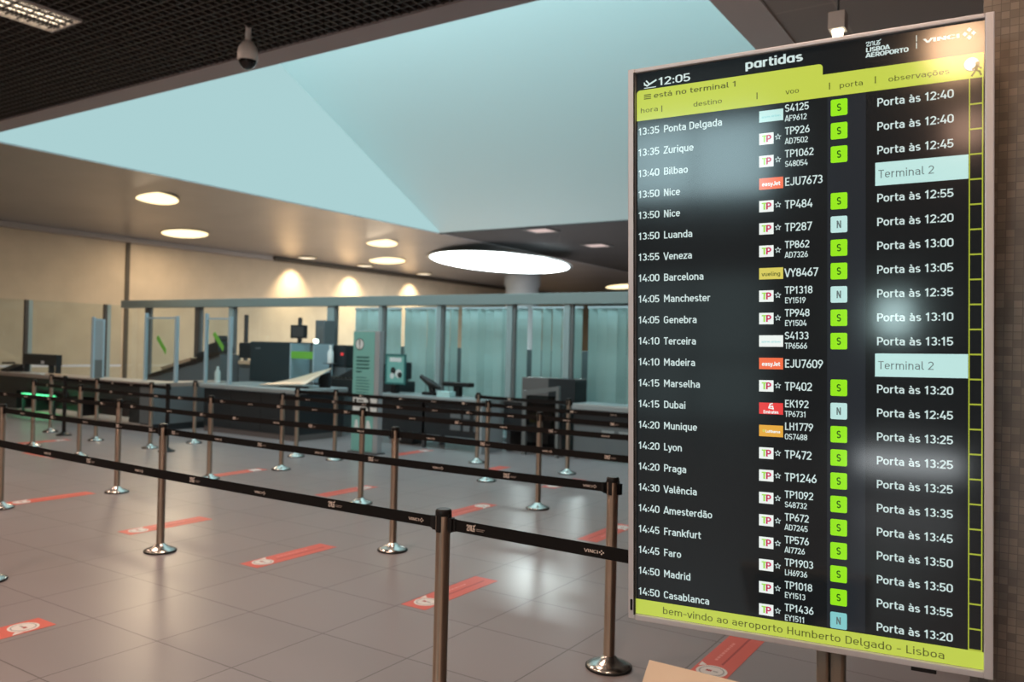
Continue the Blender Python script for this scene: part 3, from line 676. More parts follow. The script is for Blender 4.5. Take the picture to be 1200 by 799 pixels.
t = thing('glass_booth', 'glass sided outlet cover with a bright green band beside the x-ray scanner', 'machine', (-11.95, 11.0, 0))
B().box(-.33, .33, .0, .5, .0, .90, 'grey_body', bev=.015).build('body', t)
B().box(-.33, .33, -.01, .01, .90, 1.62, 'pane_teal').build('front_pane', t); B().box(-.33, .33, .46, .48, .90, 1.60, 'frame_grey').build('back_panel', t)
B().box(-.32, .32, -.016, -.011, 1.34, 1.48, 'green_tape').build('green_band', t)
for x in (-.33, .30): B().box(x, x + .03, -.02, .48, .90, 1.63, 'edge_blue').build('corner_post', t)
B().lathe([(.0, .0), (.04, .015), (.055, .05), (.04, .09), (0, .10)], 'led_white', n=16, c=(.30, .05, 1.63)).build('status_lamp', t)
for x, hgt, lb in ((-14.65, 2.22, 'slim dark post of a glass guard at the left of the x-ray scanner'), (-12.97, 2.16, 'slim dark post of a glass guard at the right of the x-ray scanner')):
    t = thing('guard_post', lb, 'post', (x, 11.85, 0), 'guard posts by the x-ray scanner')
    B().box(-.035, .035, -.03, .03, .03, hgt, 'alu_dark').build('upright', t); B().box(-.1, .1, -.1, .1, 0, .03, 'alu_dark', bev=.008).build('foot_plate', t)
t = thing('tall_cabinet', 'tall narrow grey cabinet against the glazed partition beside the green-banded cover', 'cabinet', (-12.1, 11.72, 0))
B().box(-.13, .13, -.15, .15, 0, 2.1, 'grey_body', bev=.02).build('carcass', t); B().box(-.10, .10, -.16, -.15, .1, 1.98, 'frame_grey').build('door', t)

# totem sign
t = thing('totem_sign', 'teal information totem with white exclamation mark in front of counters', 'sign', (-8.67, 9.25, 0))
B().box(-.265, .265, .0, .10, .02, 1.85, 'sign_frame', bev=.006).build('case', t)
B().box(-.28, .28, -.06, .16, 0, .02, 'alu_dark').build('base_plate', t)
B().box(-.262, .17, -.006, 0, .03, 1.84, 'teal').build('front_face', t)
b = B(); b.disc(-.13, 1.65, .09, -.0085, 'sign_black', 32); b.disc(-.13, 1.65, .078, -.0095, 'sign_white', 32)
b.flat([(-.142, 1.72), (-.118, 1.72), (-.123, 1.62), (-.137, 1.62)], -.0105, 'sign_black'); b.disc(-.13, 1.592, .013, -.0105, 'sign_black', 12); b.build('warning_mark', t)
b = B(); rr = random.Random(3)
for k in range(5): b.flat([(-.19, 1.44 - k * .055), (-.19, 1.465 - k * .055), (.06 + rr.random() * .06 - (.16 if k == 4 else 0), 1.465 - k * .055), (.06 - (.16 if k == 4 else 0), 1.44 - k * .055)], -.0085, 'teal_ink')
for k in range(6): b.flat([(-.19, 1.14 - k * .045), (-.19, 1.152 - k * .045), (.02 + rr.random() * .1, 1.152 - k * .045), (.02 + rr.random() * .1, 1.14 - k * .045)], -.0085, 'teal_ink')
b.build('small_print', t)
b = B(); b.box(-.262, .262, -.010, -.006, .58, .86, 'sign_black')
for z in (.75, .615):
    b.flat([(-.24, z), (.03, z), (.08, z + .045), (.03, z + .09), (-.24, z + .09)], -.0115, 'sign_white'); b.flat([(.13, z), (.255, z), (.255, z + .09), (.11, z + .09)], -.0115, 'sign_white')
b.disc(-.185, .795, .03, -.0125, 'sign_black', 16); b.flat([(-.13, .785), (-.02, .785), (-.02, .806), (-.13, .806)], -.0125, 'sign_black'); b.build('pictogram_band', t)
b = B(); b.prism([(-.21, .34), (-.11, .34), (-.14, .50), (-.18, .50)], 'y', -.010, -.006, 'sign_white'); b.prism([(.03, .34), (.15, .34), (.10, .50), (.05, .50)], 'y', -.010, -.006, 'sign_white'); b.build('pale_mark', t)

# right counter
t = thing('counter', 'right counter with grey top and black panelled front, beside the totem sign', 'counter', (-7.3, 10.36, 0), 'security counters')
B().box(-2.25, 0, 0, .65, .745, .835, 'top_grey', bev=.02).build('worktop', t)
B().box(-2.2, -.06, .05, .09, .23, .745, 'dark_body').build('front_panel', t)
for x in (-.62, -.36, -.16):
    for z, h in ((.52, .14), (.33, .14)): B().box(x, x + (.2 if x < -.5 else .12), .040, .05, z, z + h, 'grey_body').build('inset_panel', t)
for x in (-2.2, -1.2, -.07): B().box(x, x + .05, .05, .12, 0, .745, 'alu_dark').build('leg', t); B().box(x, x + .05, .52, .6, 0, .745, 'alu_dark').build('leg', t)
B().box(-.06, 0.0, .03, .62, .0, .745, 'sign_frame', bev=.005).build('end_panel', t)
t = thing('framed_notice', 'small teal framed notice on a foot on the right counter', 'sign', (-9.27, 10.62, .835))
B().box(-.05, .05, -.06, .06, 0, .15, 'black_plastic', bev=.015).build('foot', t)
b = B()
for a0, a1, z0, z1 in ((-.22, .22, .15, .18), (-.22, .22, .63, .66), (-.22, -.19, .18, .63), (.19, .22, .18, .63)): b.box(a0, a1, -.015, .015, z0, z1, 'teal_dark')
b.build('frame', t); B().box(-.19, .19, -.008, .008, .18, .63, 'teal').build('notice_face', t)
b = B(); b.flat([(-.13, .53), (.13, .53), (.13, .60), (-.13, .60)], -.0095, 'sign_white'); b.disc(-.05, .38, .06, -.0095, 'sign_black', 14); b.disc(.07, .33, .075, -.0095, 'sign_white', 14); b.disc(.1, .31, .05, -.0105, 'sign_black', 14); b.disc(-.07, .29, .05, -.0105, 'sign_white', 14); b.build('pictogram', t)
t = thing('handheld_scanner', 'black handheld scanner with cradle on the right counter', 'scanner', (-8.58, 10.75, .835))
b = B(); b.box(-.14, .14, -.1, .1, 0, .05, 'black_plastic', bev=.02); b.tube((.02, 0, .05), (-.04, 0, .2), .05, 'black_plastic', r1=.06); b.tube((-.02, 0, .18), (-.24, 0, .30), .065, 'black_plastic', r1=.035); b.tube((-.02, 0, .18), (.16, 0, .12), .07, 'black_plastic', r1=.03); b.build('body', t)
t = thing('document_reader', 'flat black document reader bar on the right counter', 'scanner', (-8.08, 10.8, .835))
B().box(-.28, .28, -.07, .07, .16, .23, 'black_plastic', bev=.02).build('bar', t); B().box(-.06, .06, -.05, .05, 0, .16, 'black_plastic', bev=.01).build('stand', t)
o = B().box(-.14, .12, -.08, .08, 0, .09, 'cyan_paper', bev=.008).build('tissue_box'); o.location = (-8.12, 10.55, .835); tag(o, 'small pale teal box beside the document reader on right counter', 'box')
t = thing('floor_box', 'low dark box under the right counter', 'box', (-9.05, 10.75, 0))
B().box(-.2, .2, -.15, .15, 0, .2, 'dark_body', bev=.02).build('box_body', t); B().box(-.21, -.05, -.155, -.15, .06, .16, 'sign_white').build('white_label', t)

# baggage scanner and its conveyor
t = thing('bag_conveyor', 'black baggage conveyor with bright top rail right of the right counter', 'conveyor', (-6.82, 10.95, 0))
B().box(-.46, .66, 0, .6, .33, .80, 'dark_body', bev=.02).build('bed', t)
B().box(-.46, .08, -.02, .02, .80, .86, 'top_grey', bev=.008).build('top_rail', t)
for x in (-.42, .52): B().box(x, x + .07, .05, .55, 0, .33, 'alu_dark').build('leg', t)
B().box(.04, .18, -.006, 0, .50, .62, 'yellow_label').build('yellow_label', t); B().box(-.28, .02, -.006, 0, .36, .385, 'sign_white').build('white_stripe', t)
b = B(); b.disc(.42, .56, .035, -.004, 'sign_white', 16); b.build('round_button', t)
t = thing('baggage_scanner', 'dark grey box baggage scanner at the end of the baggage conveyor', 'x-ray machine', (-6.84, 11.58, 0))
B().box(-.5, .02, 0, .36, .1, 1.17, 'grey_brown_body', bev=.01).build('side_housing', t)
B().box(.02, .52, -.02, .36, .80, 1.17, 'dark_body', bev=.01).build('tunnel_hood', t); B().box(.02, .52, 0.02, .36, .1, .80, 'dark_body').build('lower_body', t); B().box(-.45, .45, .05, .34, 0, .1, 'black_rubber').build('plinth', t)
t = thing('corner_guard', 'smoked glass corner guard with dark rail in front of the baggage scanner', 'guard', (-6.5, 10.84, 0))
B().box(-.34, -.27, -.03, .03, 0, 1.0, 'frame_grey', bev=.008).build('post', t); B().box(.26, .31, -.03, .03, 0, 1.08, 'frame_grey', bev=.008).build('post', t)
b = B(); b.prism([(-.27, .92), (.26, 1.02), (.26, 1.08), (-.27, 1.0)], 'y', -.025, .025, 'frame_grey'); b.build('top_rail', t); B().box(-.27, .26, -.006, .006, .35, .93, 'smoked').build('pane', t)
# far right counter
t = thing('counter', 'grey-fronted counter with pale top beside the departures board', 'counter', (-6.05, 10.95, 0), 'security counters')
B().box(0, 3.0, 0, .6, .745, .835, 'top_grey', bev=.02).build('worktop', t)
B().box(.02, 2.95, .05, .1, .52, .745, 'dark_body').build('upper_panel', t); B().box(.02, 2.95, .06, .12, .06, .52, 'grey_body').build('lower_panel', t)
for x in (.02, 2.88): B().box(x, x + .06, .1, .55, 0, .745, 'alu_dark').build('leg', t)
for k in range(3): B().box(.5 + k * .28, .7 + k * .28, .052, .058, .40, .46, 'top_grey').build('vent', t)

# ------------------------------------------------------------------ floor stickers
def sticker(x, y0, y1, far, label, along_x=False):
    """red distance strip on the floor, white round mark at one end"""
    L = y1 - y0; t = thing('floor_sticker', label, 'floor sticker', (x, (y0 + y1) / 2, 0), 'red distance stickers on the floor', (0, 0, (0 if not far else math.pi) if not along_x else math.pi / 2 * (1 if far else -1)))
    B().box(-.098, .098, -L / 2, L / 2, .0003, .0014, 'sticker_red').build('strip', t)
    def fd(b, cx, cy, rx, ry, z, m, n=28):
        b.quad([(cx + rx * math.cos(2 * math.pi * i / n), cy + ry * math.sin(2 * math.pi * i / n), z) for i in range(n)], m)
    b = B(); cy = -L / 2 + .135
    b.quad([(-.05, cy + .07, .0020), (-.09, cy + .105, .0020), (-.085, cy + .04, .0020)][::-1], 'sticker_white')
    fd(b, 0, cy, .080, .082, .0020, 'sticker_white'); fd(b, 0, cy, .066, .068, .0024, 'sticker_grey'); fd(b, 0, cy, .058, .060, .0028, 'sticker_white')
    b.quad([(-.03, cy - .01, .0032), (.0, cy - .01, .0032), (.0, cy + .012, .0032), (-.03, cy + .012, .0032)], 'sticker_dark'); b.quad([(.006, cy - .006, .0032), (.034, cy - .006, .0032), (.034, cy + .008, .0032), (.006, cy + .008, .0032)], 'sticker_grey'); b.build('round_mark', t)
    b = B(); b.quad([(.012, -L / 2 + .25, .0018), (.024, -L / 2 + .25, .0018), (.024, L / 2 - .06, .0018), (.012, L / 2 - .06, .0018)], 'sticker_dark'); b.build('dark_line', t)
    b = B(); y = -L / 2 + .3
    rr = random.Random(5)
    while y < L / 2 - .2:
        s = .012 + rr.random() * .02; b.quad([(-.042, y, .0018), (-.026, y, .0018), (-.026, y + s, .0018), (-.042, y + s, .0018)], 'sticker_pale'); y += s + .01
    b.build('pale_line', t)
sticker(-4.88, 1.75, 2.58, True, 'red floor sticker cut off by the left edge, nearest the camera')
sticker(-1.45, 4.07, 4.89, False, 'red floor sticker under the departures board')
sticker(-3.36, 4.07, 4.89, False, 'red floor sticker behind the front post, in the nearest full row')
sticker(-4.94, 4.07, 4.88, False, 'red floor sticker between two posts, left of the front post')
sticker(-6.58, 4.10, 4.92, False, 'red floor sticker crossing behind the post second from left in the second belt row')
sticker(-8.56, 4.10, 4.95, False, 'red floor sticker beside the leftmost post base')
sticker(-3.34, 6.38, 7.20, True, 'red floor sticker behind the post next to the departures board')
sticker(-4.93, 6.38, 7.20, True, 'red floor sticker in the third row, just above the front belt post')
sticker(-6.60, 6.38, 7.20, True, 'red floor sticker in the third row ending at a thin post')
sticker(-8.54, 6.42, 7.24, True, 'red floor sticker in the third row next to a post base on the left')
sticker(-4.98, 8.48, 9.30, False, 'red floor sticker in the farthest row, right of two far posts')
sticker(-6.30, 8.75, 9.57, False, 'red floor sticker in the farthest row, half hidden by the middle belt')
sticker(-8.2, 9.45, 10.25, True, 'red floor sticker in front of the right counter')
sticker(-11.72, 5.66, 6.50, True, 'red floor sticker turned across the lane at the left edge', True)
sticker(-13.2, 6.42, 7.24, True, 'red floor sticker below the green light bar at far left')

# ------------------------------------------------------------------ barrier posts and belts
def make_post(body, label, grp):
    t = thing('barrier_post', label, 'barrier post', (0, 0, 0), grp)
    dark = body == 'black_plastic'
    B().lathe([(.118, .0), (.122, .004), (.122, .012), (.116, .014)], 'black_rubber', n=40).build('base_ring', t)
    B().lathe([(.116, .012), (.114, .018), (.085, .030), (.050, .046), (.036, .062), (.0305, .066)], body if dark else 'steel_bright', n=40).build('base', t)
    B().lathe([(.0295, .05), (.0295, .905), (.0318, .907), (.0318, .972)], body, n=28).build('pole', t)
    b = B(); b.lathe([(.0320, .972), (.0335, .976), (.0335, .992), (.028, 1.0), (0, 1.0)], 'black_plastic', n=28)
    for a in (0, math.pi / 2, math.pi, 3 * math.pi / 2):
        c, s = math.cos(a), math.sin(a); bb = B()
        b.prism([(c * .029 - s * .011, s * .029 + c * .011), (c * .0345 - s * .010, s * .0345 + c * .010), (c * .0345 + s * .010, s * .0345 - c * .010), (c * .029 + s * .011, s * .029 - c * .011)], 'z', .908, .98, 'black_plastic'); bb.bm.free()
    b.build('cap', t)
    return t
STEEL = make_post('steel', '', 'steel barrier posts'); BLACK = make_post('black_plastic', '', 'black barrier posts')
used = set()
def post(x, y, label, kind='steel', clips=''):
    proto = STEEL if kind == 'steel' else BLACK
    t = proto if kind not in used else copy_tree(proto)
    used.add(kind); t.location = (x, y, 0); t['label'] = label
    t['_c'] = clips
    return t
POSTS = [
 (-2.07, 2.69, 'steel barrier post nearest the camera, its foot below the frame', 'steel', 'LR'),
 (-6.0, 2.76, 'steel barrier post cut off by the left edge in the front belt row', 'steel', 'R'),
 (-1.91, 3.93, 'steel barrier post standing just left of the departures board', 'steel', 'LR'),
 (-5.81, 3.93, 'steel barrier post in the second belt row, over the left red stickers', 'steel', 'LR'),
 (-8.42, 3.97, 'steel barrier post at the left edge beside a red sticker', 'steel', 'R'),
 (-4.42, 5.08, 'steel barrier post in mid floor, just left of the nearest post', 'steel', 'LR'),
 (-8.38, 5.13, 'steel barrier post in the third row at the left, shadow falling before it', 'steel', 'LR'),
 (-8.39, 6.30, 'steel barrier post in the fourth row, red sticker at its foot on the right', 'steel', 'LR'),
 (-5.97, 6.34, 'steel barrier post in front of the teal totem sign', 'steel', 'LR'),
 (-11.24, 6.31, 'steel barrier post right of the green light bar, foot hidden by front belt', 'steel', 'LR'),
 (-12.74, 6.44, 'steel barrier post left of the green light bar, foot hidden by front belt', 'steel', 'R'),
 (-8.33, 7.35, 'steel barrier post before the middle counter corner, base fully in view', 'steel', 'LR'),
 (-4.41, 7.32, 'steel barrier post in front of the baggage scanner', 'steel', 'LR'),
 (-8.48, 8.45, 'steel barrier post just left of the teal totem sign', 'steel', 'R'),
 (-5.81, 8.40, 'steel barrier post at the right end of the right counter', 'steel', 'LR'),
 (-9.12, 8.32, 'steel barrier post directly at the middle counter corner, rear row', 'steel', 'R'),
 (-5.34, 9.60, 'steel barrier post at the left end of the far right counter', 'steel', 'LR'),
 (-6.83, 9.62, 'pale steel barrier post between right counter and baggage conveyor', 'steel', 'R'),
 (-14.46, 7.60, 'steel barrier post behind the green light bar at its left, rear row', 'steel', 'R'),
 (-12.81, 7.46, 'steel barrier post in the rear row below the edge-on grey panel screen', 'steel', 'LR'),
 (-11.38, 7.48, 'steel barrier post at the right end of the left counter', 'steel', 'LR'),
 (-11.47, 8.31, 'steel barrier post in front of the grey inclined conveyor', 'steel', 'L'),
 (-10.88, 7.42, 'black barrier post on a black foot between left and middle counters', 'black_plastic', 'LR'),
 (-13.82, 7.49, 'black barrier post on a black foot in the green glow', 'black_plastic', 'L'),
 (-12.34, 5.10, 'steel barrier post beyond the left edge in the third row', 'steel', 'R'),
 (-.46, 5.10, 'steel barrier post hidden behind the departures board, third row', 'steel', 'L'),
 (-2.0, 6.30, 'steel barrier post hidden behind the departures board, fourth row', 'steel', 'L'),
 (-.45, 7.33, 'steel barrier post hidden behind the departures board, fifth row', 'steel', 'L'),
 (-1.9, 8.40, 'steel barrier post hidden behind the departures board, sixth row', 'steel', 'L'),
]
for x, y, lb, kind, clips in POSTS:
    t = post(x, y, lb, kind, clips); del t['_c']
    for c in clips:
        s = -1 if c == 'L' else 1
        bb = B(); bb.box(s * .030, s * .050, -.013, .013, .910, .968, 'black_plastic', bev=.004); bb.build('belt_clip', t)

# printed marks on the belts
ANA = [[(0, .8), (.12, 1), (.62, 1), (.7, .82), (.12, .18), (.18, 0), (.75, 0)], [(.95, 0), (1.05, .95), (1.3, 1), (1.5, .9), (1.5, .05)], [(1.8, 1), (1.8, .15), (1.95, 0), (2.3, .02)],
       [(2.3, .98), (2.95, 1), (3.2, 1.2)], [(2.9, 1), (2.4, .5), (2.35, .02), (2.9, 0), (3.0, .45), (2.55, .4)]]
def logo_mark(kind, h, m, b, x, z, y):
    if kind == 'A':
        k = h
        for st in ANA: b.stroke([(x + p[0] * k * .62, z + p[1] * k) for p in st], h * .17, y, m)
        return 3.2 * k * .62
    b.text('VINCI', x, z + h * .08, h * .62, y, m, width=h * 2.9)
    cx, cz, r = x + h * 3.65, z + h * .42, h * .26
    for dx, dz in ((0, 1.5), (0, -1.5), (1.5, 0), (-1.5, 0)):
        px, pz = cx + dx * r, cz + dz * r * .8; b.flat([(px - r * .8, pz), (px, pz - r * .75), (px + r * .8, pz), (px, pz + r * .75)], y, m)
LOGO = {}
for kind in 'AV':
    b = B(); logo_mark(kind, .021 if kind == 'A' else .019, 'print_pale', b, -.02 if kind == 'A' else -.035, -.010, 0)
    if kind == 'A':
        b.stroke([(.028, .0), (.066, .0)], .003, 0, 'rail_tan'); b.stroke([(.028, -.006), (.06, -.006)], .003, 0, 'rail_tan')
    o = b.build('printed_logo'); LOGO[kind] = o
first_logo = {'A': True, 'V': True}
def belt(xa, xb, ya, yb, logos, label):
    t = thing('barrier_belt', label, 'barrier belt', ((xa + xb) / 2, (ya + yb) / 2, .94), 'black barrier belts')
    n = 12; x0 = xa + .052; x1 = xb - .052; sl = (yb - ya) / (xb - xa) if xb != xa else 0
    L = x1 - x0; cx, cy = (xa + xb) / 2, (ya + yb) / 2
    def P(x): u = (x - x0) / L; return (x - cx, ya + (x - xa) * sl - cy, -.010 * 4 * u * (1 - u) * min(1, L / 4))
    b = B(); k = b.mi('belt')
    pts = [P(x0 + L * i / n) for i in range(n + 1)]
    rows = [[b.bm.verts.new((p[0], p[1] + dy, p[2] + dz)) for p in pts] for dy, dz in ((-.0009, -.024), (-.0009, .024), (.0009, .024), (.0009, -.024))]
    for a in range(4):
        A, C_ = rows[a], rows[(a + 1) % 4]
        for i in range(n): b.bm.faces.new((A[i], A[i + 1], C_[i + 1], C_[i])).material_index = k
    b.bm.faces.new([r[0] for r in rows]); b.bm.faces.new([r[-1] for r in rows][::-1])
    bmesh.ops.recalc_face_normals(b.bm, faces=b.bm.faces[:])
    b.build('webbing', t)
    for xe in (x0 + .006, x1 - .006):
        p = P(xe); B().box(p[0] - .006, p[0] + .006, p[1] - .006, p[1] + .006, -.026, .026, 'black_plastic', bev=.003).build('end_clasp', t)
    for kind, x in logos:
        if not (x0 + .05 < x < x1 - .06): continue
        o = LOGO[kind] if first_logo[kind] else LOGO[kind].copy()
        if not first_logo[kind]: COL.objects.link(o)
        first_logo[kind] = False; o.parent = t; p = P(x); o.location = (p[0], p[1] - .0018, p[2]); o.rotation_euler = (0, 0, math.atan(sl))
def seq(*a): return [(s[0], float(s[1:])) for s in a]
belt(-6.0, -2.07, 2.76, 2.69, seq('V-5.25', 'A-4.77', 'V-4.25', 'A-3.76', 'V-3.22', 'A-2.72', 'V-2.22'), 'front black belt running from the left edge to the nearest post')
belt(-2.07, -.13, 2.69, 2.69, seq('A-1.93', 'V-1.38', 'A-.85'), 'black belt from the nearest post passing behind the departures board')
belt(-5.81, -1.91, 3.93, 3.93, seq('A-5.68', 'V-5.14', 'A-4.68', 'V-4.09', 'A-3.62', 'V-3.08', 'A-2.58', 'V-2.05'), 'long black belt of the second row ending at the post beside the departures board')
belt(-8.42, -5.81, 3.97, 3.93, seq('V-8.04', 'A-7.5', 'V-6.95', 'A-6.45', 'A-5.98'), 'black belt of the second row from the left-edge post to the next post')
belt(-8.38, -4.42, 5.13, 5.08, seq('A-8.14', 'V-7.48', 'A-6.95', 'A-6.45', 'V-5.86', 'A-5.41', 'V-4.81'), 'black belt of the third row ending at the mid-floor post')
belt(-4.42, -.46, 5.08, 5.10, seq('V-4.06', 'A-3.56', 'V-3.0', 'A-2.52', 'V-2.0', 'A-1.5'), 'black belt of the third row running behind the departures board')
belt(-12.34, -8.38, 5.10, 5.13, seq('V-9.28', 'A-8.71', 'A-9.8', 'V-10.3', 'A-10.8'), 'black belt of the third row leaving at the left edge')
belt(-8.39, -5.97, 6.30, 6.34, seq('A-8.2', 'V-7.7', 'A-7.23', 'V-6.67', 'A-6.21'), 'black belt of the fourth row ending in front of the totem sign')
belt(-5.97, -2.0, 6.34, 6.30, seq('V-5.3', 'A-4.74', 'V-4.2', 'A-3.69', 'V-3.15'), 'black belt of the fourth row running from the totem to behind the departures board')
belt(-11.24, -8.39, 6.31, 6.30, seq('V-10.06', 'A-9.01', 'A-10.5', 'V-9.5'), 'black belt of the fourth row in front of the left counter end')
belt(-12.74, -11.24, 6.44, 6.31, seq('A-12.3', 'V-11.8'), 'short black belt crossing in front of the green light bar')
belt(-8.33, -4.41, 7.35, 7.32, seq('V-7.87', 'A-7.41', 'V-6.9', 'A-6.35', 'V-5.81', 'A-5.34', 'V-4.78'), 'black belt of the fifth row before the right counter')
belt(-4.41, -.45, 7.32, 7.33, seq('V-4.1', 'A-3.58', 'V-3.0'), 'black belt of the fifth row from the baggage scanner to behind the departures board')
belt(-8.48, -5.81, 8.45, 8.40, seq('A-7.26', 'V-6.69', 'A-6.2', 'A-8.0'), 'black belt of the sixth row along the front of the right counter')
belt(-5.81, -1.9, 8.40, 8.40, seq('V-5.5', 'A-4.63', 'V-4.1', 'A-3.5'), 'black belt of the sixth row along the far right counter')
belt(-14.46, -12.81, 7.60, 7.46, seq('A-14.0', 'V-13.4'), 'short black belt of the rear row behind the green light bar')
belt(-12.81, -11.38, 7.46, 7.48, seq('A-12.4', 'V-11.9'), 'short black belt of the rear row along the left counter')
belt(-11.38, -10.88, 7.48, 7.42, [], 'very short black belt joining a steel post to the black post')
belt(-6.83, -5.34, 9.62, 9.60, seq('A-6.3'), 'short black belt in front of the baggage conveyor, farthest row')
belt(-9.12, -8.48, 8.32, 8.45, [], 'very short black belt between two posts left of the totem sign')

# ------------------------------------------------------------------ leaning panel stand at the bottom edge
t = thing('lectern', 'pale slanted panel on a stand at the bottom edge, before the departures board', 'lectern', (-.62, 1.72, 0))
q = math.radians(45); top = Vector((-.801 + .62, 1.872 - 1.72, .919)); d = Vector((0, -math.cos(q), -math.sin(q))); nn = Vector((0, -math.sin(q), math.cos(q)))
P = lambda x, s, h: tuple(top + Vector((x, 0, 0)) + d * s + nn * h)
def slab(b, x0, x1, s0, s1, h0, h1, m):
    v = [P(x, s, h) for x in (x0, x1) for s in (s0, s1) for h in (h0, h1)]
    for idx in ((0, 1, 3, 2), (4, 6, 7, 5), (0, 4, 5, 1), (2, 3, 7, 6), (0, 2, 6, 4), (1, 5, 7, 3)): b.quad([v[i] for i in idx], m)
    bmesh.ops.remove_doubles(b.bm, verts=b.bm.verts, dist=1e-5); bmesh.ops.recalc_face_normals(b.bm, faces=b.bm.faces[:])
b = B(); slab(b, 0, .42, 0, .34, -.02, 0, 'panel_wood'); b.build('panel', t)
b = B(); slab(b, 0.05, .37, .04, .30, -.03, -.02, 'alu_dark'); b.build('backing', t)
B().tube((.03, -.01, .015), (.03, -.01, .74), .025, 'alu_dark').build('pole', t); B().lathe([(.14, 0), (.14, .01), (.03, .02)], 'alu_dark', n=28, c=(.03, -.01, 0)).build('base', t)

# ------------------------------------------------------------------ departures board
TL = Vector((-1.0777, 2.3116, 2.5178)); EX = Vector((.9264, .0839, .0156)); UP = Vector((-.0244, -.0407, 1.6593))
W, H = EX.length, UP.length
ax = EX.normalized(); ay = UP.cross(EX).normalized(); az = ax.cross(ay).normalized()
k = (TL.z + ax.z * W / 2) / az.z; base = TL + ax * (W / 2) - az * k
bd = thing('departures_board', 'tall departures screen on a steel post, black with yellow bands and flight list', 'departures board', base)
bd.matrix_world = Matrix(((ax.x, ay.x, az.x, base.x), (ax.y, ay.y, az.y, base.y), (ax.z, ay.z, az.z, 0), (0, 0, 0, 1)))
ZT = k; U = lambda u: (u - .5) * W; V = lambda v: ZT - v * H      # screen coordinates to board-local metres
FB = .021
b = B()
b.box(U(0) - FB, U(0), -.014, .085, V(1) - FB * .62, V(0) + FB * .55, 'alu', bev=.003)
b.box(U(1), U(1) + FB, -.014, .085, V(1) - FB * .8, V(0) + FB * .55, 'alu', bev=.003)
b.box(U(0), U(1), -.012, .085, V(0), V(0) + FB * .55, 'alu', bev=.003)
b.box(U(0), U(1), -.012, .085, V(1) - FB * .8, V(1), 'alu', bev=.003)
b.build('frame', bd)
b = B(); b.box(U(0) - .004, U(0), -.0145, -.006, V(1), V(0), 'black_rubber'); b.build('inner_seal', bd)
B().box(U(0) - .014, U(0) - .007, -.0165, -.013, V(.992), V(.972), 'black_plastic', bev=.001).build('lock_tab', bd)
B().box(U(0), U(1), 0, .08, V(1), V(0), 'screen_black').build('screen', bd)
B().box(U(0) - .01, U(1) + .01, .085, .12, V(.97), V(.03), 'alu_dark', bev=.01).build('back_cover', bd)
B().box(U(.82), U(.885), .0, .05, V(1) - .032, V(1) - FB * .8, 'black_plastic', bev=.003).build('cable_gland', bd)
for u0, u1 in ((.545, .583), (.588, .628)):
    B().box(U(u0), U(u1), .13, .19, .03, 1.5, 'steel', bev=.008).build('pole', bd)
B().box(-.25, .38, -.02, .36, 0.006, .03, 'alu_dark', bev=.008).build('base_plate', bd)
B().box(U(.4), U(.75), .118, .135, 1.2, 1.5, 'alu_dark', bev=.004).build('mounting_bracket', bd)
Y0, Y1, Y2 = -.0008, -.0016, -.0024
# yellow header band with its raised tab
b = B(); r = .010
pts = [(U(.003), V(.088)), (U(.003), V(.032) - r)]
pts += [(U(.003) + r - r * math.cos(a), V(.032) - r + r * math.sin(a)) for a in (.5, 1.0, math.pi / 2)]
pts += [(U(.5817) - r + r * math.sin(a), V(.032) - r + r * math.cos(a)) for a in (0, .6, 1.1, math.pi / 2)]
pts += [(U(.5817), V(.0505)), (U(.997), V(.0505)), (U(.997), V(.0885))]
b.flat(pts[::-1], Y0, 's_yellow')
b.text('está no terminal 1', U(.062), V(.0495), .0165, Y1, 's_ink', width=.266 * W, wt=.12)
for z in (.041, .0445, .048): b.flat([(U(.028), V(z)), (U(.052), V(z)), (U(.052), V(z + .0018)), (U(.028), V(z + .0018))], Y1, 's_ink')
for s, u0, u1, v in (('hora', .017, .075, .0740), ('destino', .193, .283, .0752), ('voo', .477, .514, .0750), ('porta', .629, .692, .0765), ('observações', .760, .914, .0768)):
    b.text(s, U(u0), V(v), .0150, Y1, 's_ink', width=(u1 - u0) * W, wt=.10)
for u in (.0870, .3896, .5994, .7239): b.flat([(U(u), V(.0650)), (U(u + .003), V(.0650)), (U(u + .003), V(.0765)), (U(u), V(.0765))], Y1, 's_ink')
b.build('header_band', bd)
b = B(); b.disc(U(.968), V(.0665), .0185, Y1, 's_grey_ink'); b.disc(U(.968), V(.0665), .0165, Y2, 's_white')
mx, mz = U(.981), V(.076); y3 = -.0031
b.disc(mx + .001, mz + .016, .0042, y3, 's_ink'); b.stroke([(mx, mz + .010), (mx - .002, mz)], .007, y3, 's_ink')
for st in ([(mx - .002, mz), (mx - .011, mz - .014)], [(mx - .002, mz), (mx + .006, mz - .006), (mx + .009, mz - .014)], [(mx, mz + .009), (mx - .009, mz + .002)], [(mx, mz + .009), (mx + .009, mz + .003)]): b.stroke(st, .0042, y3, 's_ink')
b.build('walking_figure_icon', bd)
